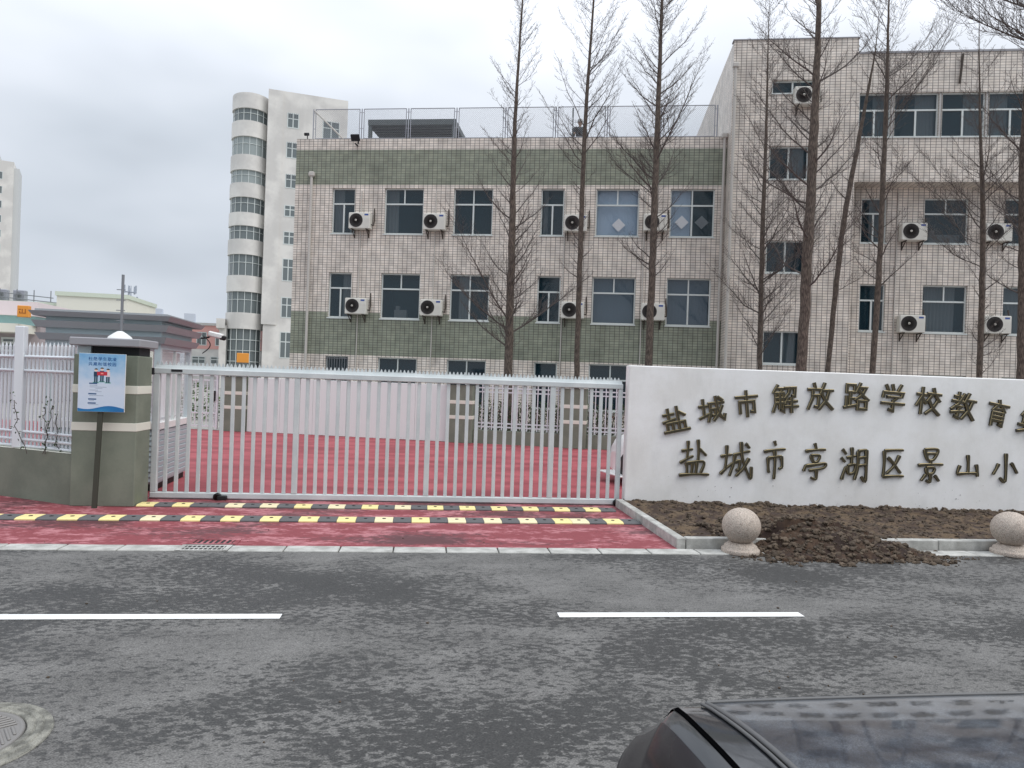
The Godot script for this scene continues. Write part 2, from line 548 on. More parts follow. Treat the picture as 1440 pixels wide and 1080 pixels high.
# a raised bronze letter: every stroke a bevelled bar; brush strokes swell and taper
func letter(key: String, size: Vector2, bar: float, brush: bool, depth: float) -> ArrayMesh:
	var st := MB.new()
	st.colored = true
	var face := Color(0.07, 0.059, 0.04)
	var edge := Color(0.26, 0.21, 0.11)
	var count := 0
	for p0 in strokes(key):
		var p := PackedVector2Array()
		for q in p0:
			p.append(Vector2((q.x - 50.0) / 100.0 * size.x, (50.0 - q.y) / 100.0 * size.y))
		if brush and p.size() > 2 or brush and p.size() == 2:
			var curve := Curve2D.new()
			for k in p.size():
				var tan_: Vector2 = (p[mini(k + 1, p.size() - 1)] - p[maxi(k - 1, 0)]) * (0.16 if p.size() > 2 else 0.3)
				if p.size() == 2: tan_ = tan_.rotated(0.12 if k == 0 else -0.12)
				curve.add_point(p[k], -tan_, tan_)
			curve.bake_interval = 0.008
			p = PackedVector2Array()
			var ll := curve.get_baked_length()
			var m := maxi(5, int(ll / 0.022))
			for k in m + 1:
				p.append(curve.sample_baked(ll * k / m))
		else:
			# square ends reach half a bar past the last point
			p[0] -= (p[1] - p[0]).normalized() * bar * 0.35
			p[p.size() - 1] += (p[p.size() - 1] - p[p.size() - 2]).normalized() * bar * 0.35
		var d := depth + count * 0.0013
		count += 1
		var rows := []
		for k in p.size():
			var t1 := (p[k] - p[maxi(k - 1, 0)]).normalized()
			var t2 := (p[mini(k + 1, p.size() - 1)] - p[k]).normalized()
			var tt := (t1 + t2).normalized()
			if k == 0: tt = t2
			elif k == p.size() - 1: tt = t1
			var nn := Vector2(-tt.y, tt.x)
			var w := bar * 0.5
			if not brush and k > 0 and k < p.size() - 1:
				w /= maxf(0.55, tt.dot(t2))
			if brush:
				var x := float(k) / (p.size() - 1)
				w *= 1.12 - 0.42 * sin(x * PI) + 0.18 * cos(x * 2.3)
				if k == 0 or k == p.size() - 1: w *= 0.72
			var o := p[k]
			rows.append([Vector3(o.x + nn.x * w, o.y + nn.y * w, 0.0), Vector3(o.x + nn.x * w, o.y + nn.y * w, d * 0.8), Vector3(o.x + nn.x * w * 0.62, o.y + nn.y * w * 0.62, d), Vector3(o.x - nn.x * w * 0.62, o.y - nn.y * w * 0.62, d), Vector3(o.x - nn.x * w, o.y - nn.y * w, d * 0.8), Vector3(o.x - nn.x * w, o.y - nn.y * w, 0.0)])
		for k in rows.size() - 1:
			for j in 5:
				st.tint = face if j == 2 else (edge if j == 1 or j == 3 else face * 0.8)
				st.quad(rows[k][j], rows[k][j + 1], rows[k + 1][j + 1], rows[k + 1][j])
		for e in [0, rows.size() - 1]:
			var q: Array = rows[e]
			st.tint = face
			if e == 0:
				st.quad(q[0], q[1], q[4], q[5]); st.quad(q[1], q[2], q[3], q[4])
			else:
				st.quad(q[5], q[4], q[1], q[0]); st.quad(q[4], q[3], q[2], q[1])
	return st.mesh()

# ---------------------------------------------------------------- sky, light, camera
func sky_texture() -> ImageTexture:
	var w := 1024
	var h := 512
	var f := noise(1.35, 77, 5, FastNoiseLite.TYPE_SIMPLEX_SMOOTH, 0.48)
	var data := PackedFloat32Array()
	data.resize(w * h * 3)
	for y in h:
		var el := PI * 0.5 - PI * (y + 0.5) / h
		for x in w:
			var az := TAU * (x + 0.5) / w
			var d := Vector3(cos(el) * sin(az), sin(el), cos(el) * cos(az))
			var q := f.get_noise_3d(d.x * 1.0, d.y * 2.6, d.z * 1.0)
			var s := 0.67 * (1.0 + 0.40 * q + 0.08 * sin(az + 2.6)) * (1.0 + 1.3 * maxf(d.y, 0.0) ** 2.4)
			var warm := clampf(0.5 - q * 1.1, 0.0, 1.0)
			var k := (y * w + x) * 3
			data[k] = s * (0.95 - 0.07 * warm)
			data[k + 1] = s * (0.995 - 0.03 * warm)
			data[k + 2] = s * 1.08
	return ImageTexture.create_from_image(Image.create_from_data(w, h, false, Image.FORMAT_RGBF, data.to_byte_array()))

func _ready() -> void:
	rng.seed = 5
	var cam := Camera3D.new()
	cam.name = "camera"
	cam.fov = 56.73
	cam.near = 0.05
	cam.far = 2000.0
	cam.position = Vector3(0, 1.7, 0)
	cam.rotation_degrees = Vector3(-0.15, -6.7, 2.0)
	add_child(cam)
	var env := Environment.new()
	env.background_mode = Environment.BG_SKY
	var psm := PanoramaSkyMaterial.new()
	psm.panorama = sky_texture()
	env.sky = Sky.new()
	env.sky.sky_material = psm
	env.background_energy_multiplier = 1.0
	env.tonemap_mode = Environment.TONE_MAPPER_LINEAR
	env.tonemap_exposure = 1.14
	env.sdfgi_enabled = true
	env.ssao_enabled = true
	env.ssil_enabled = true
	var we := WorldEnvironment.new()
	we.name = "world"
	we.environment = env
	add_child(we)
	var sun := DirectionalLight3D.new()
	sun.name = "sun"
	sun.light_energy = 0.45
	sun.light_color = Color(1.0, 0.985, 0.96)
	sun.light_angular_distance = 40.0
	sun.shadow_enabled = true
	sun.rotation_degrees = Vector3(-54, 58, 0)
	add_child(sun)
	materials()
	build_ground()
	build_school()
	build_far()
	build_court()
	build_guardhouse()
	build_left_wall()
	build_gate()
	build_sign_wall()
	build_bed()
	build_bumps()
	build_bollards()
	build_air_conditioners()
	build_roof_things()
	build_trees()
	build_cars()
	build_street_details()

# ---------------------------------------------------------------- ground
func sheet(pts: Array, y: float, called: String, m: Material, parent: Node = self) -> MeshInstance3D:
	var poly := PackedVector2Array()
	for p in pts: poly.append(Vector2(p[0], p[1]))
	var st := MB.new()
	var ix := Geometry2D.triangulate_polygon(poly)
	for k in ix.size() / 3:
		var a := poly[ix[3 * k]]
		var b := poly[ix[3 * k + 1]]
		var c := poly[ix[3 * k + 2]]
		if (b - a).cross(c - a) > 0:
			var s := b
			b = c
			c = s
		st.tri(Vector3(a.x, y, a.y), Vector3(b.x, y, b.y), Vector3(c.x, y, c.y))
	return put(st, called, m, parent)

func build_ground() -> void:
	tag(sheet([[-700, -700], [700, -700], [700, 200], [-700, 200]], -0.03, "ground", M.concrete), "", "", "", "structure")
	tag(sheet([[-90, -7.0], [90, -7.0], [90, 2.2], [-90, 2.2]], 0.0, "road", M.asphalt), "", "", "", "structure")
	tag(sheet([[-60, -7.215], [2.665, -7.215], [2.665, -9.9], [-60, -9.9]], 0.004, "pavement", M.red), "", "", "", "structure")
	tag(sheet([[-14, -9.9], [22, -9.9], [22, -14.6], [7.0, -17.75], [-7.4, -22.0], [-14, -23.9]], 0.002, "courtyard", M.red_court), "", "", "", "structure")
	var near := MB.new()
	near.ends(-60, 60, -0.05, 0.12, 2.2, 12)
	tag(put(near, "near_pavement", M.concrete), "", "", "", "structure")
	# flush kerb of pale stones
	var kerb := setting("kerb")
	for k in range(-26, 36):
		var x0 := k * 0.52 - 1.845 if k >= 0 else (k + 1) * 0.52 - 2.312 - 0.52
		var st := MB.new()
		st.bevel(Vector3(x0 + 0.2575, -0.05 + rng.randf() * 0.003, -7.105), Vector3(0.508, 0.118, 0.215), 0.006)
		put(st, "kerb_stone", M.kerb, kerb)
	# dashed line of the lane
	var marks := setting("lane_marking")
	for k in range(-4, 7):
		var x0 := 1.005 + k * 3.86
		var st := MB.new()
		st.quad(Vector3(x0, 0.004, -5.085), Vector3(x0 + 1.885, 0.004, -5.08), Vector3(x0 + 1.885, 0.004, -5.18), Vector3(x0, 0.004, -5.19))
		put(st, "lane_dash", M.line_white, marks)

# ---------------------------------------------------------------- school building
const FACADE := Vector3(2.938, 0, -27.858)
const FTURN := -13.5

func facade_point(x: float, y: float, z: float) -> Vector3:
	return FACADE + Basis(Vector3.UP, deg_to_rad(FTURN)) * Vector3(x, y, z)

# a wall in the plane z with openings; cells fall to the material whose band holds their middle
func pierced(x0: float, x1: float, cuts: Array, holes: Array, z: float, reveal: float, stone: Array, sides: MB) -> void:
	var xs := [x0, x1]
	var ys: Array = cuts.duplicate()
	for h in holes:
		xs.append_array([h[0], h[2]])
		ys.append_array([h[1], h[3]])
	xs.sort()
	ys.sort()
	for a in xs.size() - 1:
		if xs[a + 1] - xs[a] < 1e-4: continue
		for b in ys.size() - 1:
			if ys[b + 1] - ys[b] < 1e-4: continue
			var mx: float = (xs[a] + xs[a + 1]) * 0.5
			var my: float = (ys[b] + ys[b + 1]) * 0.5
			if mx < x0 or mx > x1 or my < cuts[0] or my > cuts[-1]: continue
			var open := false
			for h in holes:
				if mx > h[0] and mx < h[2] and my > h[1] and my < h[3]: open = true
			if open: continue
			var band := 0
			while band < cuts.size() - 2 and my > cuts[band + 1]: band += 1
			stone[band].quad(Vector3(xs[a], ys[b], z), Vector3(xs[a + 1], ys[b], z), Vector3(xs[a + 1], ys[b + 1], z), Vector3(xs[a], ys[b + 1], z))
	for h in holes:
		if sides == null: break
		var q := z - reveal
		sides.quad(Vector3(h[0], h[1], q), Vector3(h[0], h[1], z), Vector3(h[0], h[3], z), Vector3(h[0], h[3], q))
		sides.quad(Vector3(h[2], h[1], z), Vector3(h[2], h[1], q), Vector3(h[2], h[3], q), Vector3(h[2], h[3], z))
		sides.quad(Vector3(h[0], h[1], z), Vector3(h[0], h[1], q), Vector3(h[2], h[1], q), Vector3(h[2], h[1], z))
		sides.quad(Vector3(h[0], h[3], q), Vector3(h[0], h[3], z), Vector3(h[2], h[3], z), Vector3(h[2], h[3], q))

# window set in the opening: frame with panes, a dark room behind, curtains
func window(parent: Node, h: Array, z: float, top_split: bool, low_split: bool, transom := 0.66, look := "") -> void:
	var x0: float = h[0]
	var y0: float = h[1]
	var x1: float = h[2]
	var y1: float = h[3]
	var b := 0.05
	var zf := z - 0.13
	# reveal first, then everything else sits 3 mm inside it
	var st := MB.new()
	st.ends(x0, x1, y0, y0 + b, zf - 0.03, zf + 0.03)
	st.ends(x0, x1, y1 - b, y1, zf - 0.03, zf + 0.03)
	st.ends(x0, x0 + b, y0 + b, y1 - b, zf - 0.028, zf + 0.028)
	st.ends(x1 - b, x1, y0 + b, y1 - b, zf - 0.028, zf + 0.028)
	st.ends(x0 - 0.03, x1 + 0.03, y0 - 0.05, y0 - 0.002, zf + 0.02, z + 0.035)
	var xm := (x0 + x1) * 0.5
	var ym := lerpf(y0, y1, transom)
	var panes := []
	if transom > 0.0:
		st.ends(x0 + b, x1 - b, ym - 0.03, ym + 0.03, zf - 0.026, zf + 0.032)
		if top_split:
			st.ends(xm - 0.025, xm + 0.025, ym + 0.03, y1 - b, zf - 0.024, zf + 0.026)
			panes.append([x0 + b, ym + 0.03, xm - 0.025, y1 - b])
			panes.append([xm + 0.025, ym + 0.03, x1 - b, y1 - b])
		else:
			panes.append([x0 + b, ym + 0.03, x1 - b, y1 - b])
	else:
		ym = y1 - b + 0.03
	if low_split:
		st.ends(xm - 0.03, xm + 0.03, y0 + b, ym - 0.03, zf - 0.024, zf + 0.034)
		panes.append([x0 + b, y0 + b, xm - 0.03, ym - 0.03])
		panes.append([xm + 0.03, y0 + b, x1 - b, ym - 0.03])
	else:
		panes.append([x0 + b, y0 + b, x1 - b, ym - 0.03])
	var w := put(st, "window", M.frame_white, parent)
	for p in panes:
		var g := MB.new()
		g.quad(Vector3(p[0], p[1], zf), Vector3(p[2], p[1], zf), Vector3(p[2], p[3], zf), Vector3(p[0], p[3], zf))
		put(g, "pane", M.light_glass if "B0298" in look or ("B0248" in look and p[0] < xm - 0.1) else M.glass, w)
	var sides := MB.new()
	var zq := z - 0.22
	sides.quad(Vector3(x0, y0, zq), Vector3(x0, y0, z), Vector3(x0, y1, z), Vector3(x0, y1, zq))
	sides.quad(Vector3(x1, y0, z), Vector3(x1, y0, zq), Vector3(x1, y1, zq), Vector3(x1, y1, z))
	sides.quad(Vector3(x0, y0, z), Vector3(x0, y0, zq), Vector3(x1, y0, zq), Vector3(x1, y0, z))
	sides.quad(Vector3(x0, y1, zq), Vector3(x0, y1, z), Vector3(x1, y1, z), Vector3(x1, y1, zq))
	put(sides, "window_reveal", M.tile, w)
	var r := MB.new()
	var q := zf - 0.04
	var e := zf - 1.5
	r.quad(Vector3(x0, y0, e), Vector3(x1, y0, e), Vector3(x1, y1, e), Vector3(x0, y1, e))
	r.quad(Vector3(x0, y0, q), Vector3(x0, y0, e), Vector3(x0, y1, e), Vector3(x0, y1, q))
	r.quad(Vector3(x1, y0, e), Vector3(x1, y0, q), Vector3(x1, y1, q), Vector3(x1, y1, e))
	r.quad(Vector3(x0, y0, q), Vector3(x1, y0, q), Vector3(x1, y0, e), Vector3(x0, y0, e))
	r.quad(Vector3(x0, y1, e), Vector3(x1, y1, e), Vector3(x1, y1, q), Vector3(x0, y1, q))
	put(r, "room", M.room, w)
	for part in look.split(",", false):
		var kind := part.substr(0, 1)
		var f0 := float(part.substr(1, 2)) / 100.0
		var f1 := float(part.substr(3, 2)) / 100.0
		if kind == "C" or kind == "B":   # curtain, or blue sheet as painted reflection, from f0 to f1 of the width
			var a0 := lerpf(x0, x1, f0)
			var a1 := lerpf(x0, x1, f1)
			var n := maxi(8, int((a1 - a0) * 26))
			var lowr := PackedVector3Array()
			var topr := PackedVector3Array()
			for k in n + 1:
				var x := lerpf(a0, a1, float(k) / n)
				var dz := sin(k * 1.9 + a0 * 7.0) * (0.035 if kind == "C" else 0.004)
				lowr.append(Vector3(x, y0 + 0.02, zf - 0.16 + dz))
				topr.append(Vector3(x, y1 - 0.02, zf - 0.14 + dz * 0.6))
			var c := MB.new()
			c.grid([topr, lowr], true)
			put(c, "curtain" if kind == "C" else "cloth_or_reflection", M.cloth if kind == "C" else M.reflection_blue, w)
		elif kind == "D":   # square paper set on its corner, stuck to the pane
			var c := Vector3(lerpf(x0, x1, f0), lerpf(y0, y1, f1), zf - 0.012)
			var d := MB.new()
			d.quad(c + Vector3(0, -0.26, 0), c + Vector3(0.26, 0, 0), c + Vector3(0, 0.26, 0), c + Vector3(-0.26, 0, 0))
			put(d, "window_sticker", M.sticker, w)
		elif kind == "T":   # things standing on the sill inside
			var d := MB.new()
			d.ends(lerpf(x0, x1, f0), lerpf(x0, x1, f1), y0 + b, y0 + b + 0.34, zf - 0.42, zf - 0.2)
			d.ends(lerpf(x0, x1, f0) + 0.05, lerpf(x0, x1, f0) + 0.2, y0 + b + 0.34, y0 + b + 0.5, zf - 0.4, zf - 0.25)
			put(d, "sill_box", M.cloth, w)
		elif kind == "G":   # iron guard in front of the glass
			var d := MB.new()
			for k in 9:
				var x := lerpf(x0 + 0.05, x1 - 0.05, k / 8.0)
				d.rod(Vector3(x, y0 - 0.02, z - 0.03), Vector3(x, y1 - 0.03, z - 0.03), 0.011, 6)
			d.rod(Vector3(x0, y1 - 0.1, z - 0.03), Vector3(x1, y1 - 0.1, z - 0.03), 0.011, 6)
			put(d, "window_guard", M.steel, w)

func build_school() -> void:
	var s := thing("school_building", "three storey school building tiled pinkish grey with two green bands and a stair tower", "building", FACADE, FTURN)
	var light := MB.new()
	var green := MB.new()
	# left block
	var wins := []
	var xs := [[-7.30, -6.34], [-5.11, -3.50], [-2.28, -0.70], [1.20, 2.11], [3.34, 5.0], [6.17, 7.83]]
	for k in 6:
		wins.append([xs[k][0] + 0.03, 7.48, xs[k][1] + 0.03, 9.32])
		wins.append([xs[k][0], 4.08, xs[k][1], 5.90])
		wins.append([xs[k][0] - 0.03, 0.7, xs[k][1] - 0.03, 2.52])
	pierced(-8.85, 8.24, [0.0, 2.57, 4.29, 9.45, 10.86, 11.31], wins, 0.0, 0.22, [light, green, light, green, light], null)
	# parapet top and inner face, left side, roof
	light.quad(Vector3(-8.85, 11.31, 0), Vector3(8.24, 11.31, 0), Vector3(8.24, 11.31, -0.25), Vector3(-8.85, 11.31, -0.25))
	light.quad(Vector3(8.24, 10.5, -0.25), Vector3(-8.85, 10.5, -0.25), Vector3(-8.85, 11.31, -0.25), Vector3(8.24, 11.31, -0.25))
	for band in [[0.0, 2.57, 0], [2.57, 4.29, 1], [4.29, 9.45, 0], [9.45, 10.86, 1], [10.86, 11.31, 0]]:
		(green if band[2] else light).quad(Vector3(-8.85, band[0], -12), Vector3(-8.85, band[0], 0), Vector3(-8.85, band[1], 0), Vector3(-8.85, band[1], -12))
	# stair tower, 0.8 m proud
	var tw := [[9.64, 12.60, 11.12, 13.08], [9.63, 9.46, 11.02, 10.67], [9.63, 6.04, 11.0, 7.22], [9.63, 2.70, 11.0, 3.91]]
	pierced(8.24, 12.62, [0.0, 14.56], tw, 0.8, 0.22, [light], null)
	light.quad(Vector3(8.24, 0, -9.5), Vector3(8.24, 0, 0.8), Vector3(8.24, 14.56, 0.8), Vector3(8.24, 14.56, -9.5))
	light.quad(Vector3(12.62, 0, 0.8), Vector3(12.62, 0, -9.5), Vector3(12.62, 14.56, -9.5), Vector3(12.62, 14.56, 0.8))
	light.quad(Vector3(12.62, 0, -9.5), Vector3(8.24, 0, -9.5), Vector3(8.24, 14.56, -9.5), Vector3(12.62, 14.56, -9.5))
	light.quad(Vector3(8.24, 14.56, 0.8), Vector3(12.62, 14.56, 0.8), Vector3(12.62, 14.56, -9.5), Vector3(8.24, 14.56, -9.5))
	# right wing: a lower wall and a top storey that projects over it
	var ww := []
	for q in [[13.18, 14.09], [15.39, 16.93], [18.15, 19.9], [21.4, 22.9]]:
		ww.append([q[0], 7.33, q[1], 9.0])
		ww.append([q[0] + 0.04, 4.05, q[1] + 0.04, 5.80])
		ww.append([q[0] + 0.08, 0.7, q[1] + 0.08, 2.50])
	pierced(12.62, 26.0, [0.0, 9.37], ww, 0.0, 0.22, [light], null)
	var strip := [[12.70, 10.99, 25.4, 12.57]]
	pierced(12.62, 26.0, [9.37, 13.98], strip, 0.8, 0.22, [light], null)
	light.quad(Vector3(12.62, 9.37, 0), Vector3(26, 9.37, 0), Vector3(26, 9.37, 0.8), Vector3(12.62, 9.37, 0.8))
	light.quad(Vector3(12.62, 13.98, 0.8), Vector3(26, 13.98, 0.8), Vector3(26, 13.98, -12), Vector3(12.62, 13.98, -12))
	light.quad(Vector3(26, 0, 0.8), Vector3(26, 0, -12), Vector3(26, 13.98, -12), Vector3(26, 13.98, 0.8))
	light.quad(Vector3(26, 0, -12), Vector3(-8.85, 0, -12), Vector3(-8.85, 10.5, -12), Vector3(26, 10.5, -12))
	var wall := put(light, "wall", M.tile, s)
	put(green, "green_band", M.tile_green, s)
	var roof := MB.new()
	roof.ends(-8.84, 8.23, 10.3, 10.5, -11.99, -0.26)
	put(roof, "roof", M.concrete, s)
	var cap := MB.new()
	cap.ends(12.62, 26.0, 13.982, 14.05, 0.55, 0.84)
	cap.ends(8.2, 12.66, 14.562, 14.60, 0.5, 0.83)
	put(cap, "coping", M.cap_grey, s)
	var looks := {0: "C0245,T7099", 3: "C0233", 1: "C5599", 4: "T3062", 6: "", 7: "C2048", 9: "C0130", 10: "", 12: "B0298,D5425", 13: "B0397,T1052", 15: "B0248,D2832,D7332", 16: "B0396", 2: "G0000"}
	for k in wins.size():
		var col := k / 3
		var top := col != 0 and col != 3
		var low := col == 0 or col == 3 or col == 2 or col == 5
		window(s, wins[k], 0.0, top, low, 0.66, looks.get(k, ""))
	for k in 4:
		window(s, tw[k], 0.8, false, true, 0.0, ["", "C5595", "", "C5090"][k])
	for k in ww.size():
		var first := k < 3
		window(s, ww[k], 0.0, not first, first or k > 5, 0.66, ["C4095", "", "", "T2090", "C1080", "", "", "C0240", ""][k % 9])
	# long window strip of the top storey
	var marks := [12.70, 13.86, 15.47, 17.03, 18.63, 20.2, 21.8, 23.4, 25.4]
	for k in marks.size() - 1:
		window(s, [marks[k] + (0.0 if k == 0 else 0.05), 10.99, marks[k + 1] - 0.05, 12.57], 0.8, false, true, 0.62, ["C5098", "C5298", "C5598", "C0248", "C1090", "", "C0290", ""][k])
	var mull := MB.new()
	for k in range(1, marks.size() - 1):
		mull.ends(marks[k] - 0.049, marks[k] + 0.049, 10.99, 12.57, 0.58, 0.73)
	put(mull, "mullion", M.white_paint, s)
	# rain pipes
	for p in [[-8.13, 0.09, 9.85], [8.13, 0.1, 11.3], [8.3, 0.92, 13.6]]:
		var st := MB.new()
		st.rod(Vector3(p[0], 0, p[1]), Vector3(p[0], p[2], p[1]), 0.055, 10)
		st.bevel(Vector3(p[0], p[2], p[1]), Vector3(0.24, 0.2, 0.18), 0.04)
		put(st, "rain_pipe", M.pvc, s)
	for p in [-6.02, -2.95, 2.2, 5.26, 14.45]:
		var st := MB.new()
		st.rod(Vector3(p - 0.02, 0, 0.03), Vector3(p, 9.2, 0.03), 0.022, 6)
		put(st, "drain_hose", M.pvc, s)
	var stub := MB.new()
	stub.rod(Vector3(16.13, 13.9, 0.86), Vector3(16.05, 12.85, 0.86), 0.04, 6)
	put(stub, "rain_pipe", M.rust, s)

# ---------------------------------------------------------------- air conditioners
func make_ac(label: String) -> Node3D:
	var a := thing("air_conditioner", label, "air conditioner", Vector3.ZERO, 0, "air conditioner units on the school walls")
	var body := MB.new()
	body.bevel(Vector3(0, 0.33, 0.2), Vector3(0.88, 0.64, 0.33), 0.025)
	for k in 7:
		body.ends(0.2, 0.42, 0.1 + k * 0.05, 0.115 + k * 0.05, 0.365, 0.37)
	put(body, "casing", M.ac_white, a)
	var fan := MB.new()
	var turn := Basis(Vector3.RIGHT, PI / 2)
	fan.lathe([Vector2(0.275, 0.0), Vector2(0.275, 0.012), Vector2(0.255, 0.012), Vector2(0.25, 0.002), Vector2(0.0, 0.002)], 28, Vector3(-0.13, 0.34, 0.368), turn)
	put(fan, "fan_opening", M.ac_dark, a)
	var grille := MB.new()
	for q in 5:
		var r := 0.06 + q * 0.045
		var ring := PackedVector3Array()
		var rr := PackedFloat32Array()
		for k in 25:
			ring.append(Vector3(-0.13 + cos(TAU * k / 24) * r, 0.34 + sin(TAU * k / 24) * r, 0.384))
			rr.append(0.004)
		grille.tube(ring, rr, 4)
	for k in 12:
		var d := Vector3(cos(TAU * k / 12), sin(TAU * k / 12), 0)
		grille.rod(Vector3(-0.13, 0.34, 0.386) + d * 0.03, Vector3(-0.13, 0.34, 0.386) + d * 0.26, 0.0035, 4)
	put(grille, "fan_grille", M.black, a)
	var hub := MB.new()
	hub.lathe([Vector2(0.04, 0.0), Vector2(0.04, 0.018), Vector2(0.0, 0.022)], 14, Vector3(-0.13, 0.34, 0.384), turn)
	put(hub, "fan_hub", M.ac_white, a)
	var badge := MB.new()
	badge.ends(0.21, 0.37, 0.53, 0.595, 0.364, 0.369)
	put(badge, "badge", M.ac_blue, a)
	for x in [-0.3, 0.3]:
		var st := MB.new()
		st.ends(x - 0.02, x + 0.02, -0.03, 0.005, 0.0, 0.42)
		st.ends(x - 0.019, x + 0.019, -0.3, -0.03, 0.0, 0.03)
		st.box(Vector3(x, -0.15, 0.18), Vector3(0.025, 0.03, 0.42), Basis(Vector3.RIGHT, -0.62))
		put(st, "bracket", M.rust, a)
	var pipe := MB.new()
	pipe.tube(PackedVector3Array([Vector3(0.44, 0.2, 0.2), Vector3(0.52, 0.17, 0.16), Vector3(0.53, 0.4, 0.07), Vector3(0.5, 0.75, 0.02), Vector3(0.5, 0.9, -0.02)]), PackedFloat32Array([0.025, 0.028, 0.028, 0.028, 0.025]), 6)
	put(pipe, "hose", M.rust, a)
	return a

func build_air_conditioners() -> void:
	var spots := [[-5.98, 7.60, 0.0, "right of the leftmost narrow window, top floor"], [-2.94, 7.58, 0.0, "between the second and third top floor windows"], [2.62, 7.57, 0.0, "beside the second trunk, right of the top floor middle narrow window"], [5.64, 7.62, 0.0, "behind the third tree, between the two blue top floor windows"],
		[-6.02, 4.19, 0.0, "right of the leftmost narrow window, middle floor"], [-2.95, 4.19, 0.0, "between the second and third middle floor windows"], [2.62, 4.22, 0.0, "beside the second trunk, on the middle floor over the green band"], [5.66, 4.22, 0.0, "behind the third trunk at the top of the green band"],
		[14.93, 7.36, 0.0, "under the overhang, between narrow and wide window"], [17.80, 7.36, 0.0, "under the overhang, right of the wide window by the eighth trunk"], [14.97, 4.0, 0.0, "on the right wing's middle floor, left of the wide window"], [17.88, 4.04, 0.0, "on the right wing's middle floor behind the slim right trunk"], [10.80, 12.05, 0.8, "high on the stair tower under its slit window"]]
	var first: Node3D = null
	for s in spots:
		var label: String = "white air conditioner unit " + s[3]
		var o: Node3D
		if first == null:
			o = make_ac(label)
			first = o
		else:
			o = copy(first, "air_conditioner", label)
		o.position = facade_point(s[0], s[1], s[2])
		o.rotation_degrees.y = FTURN

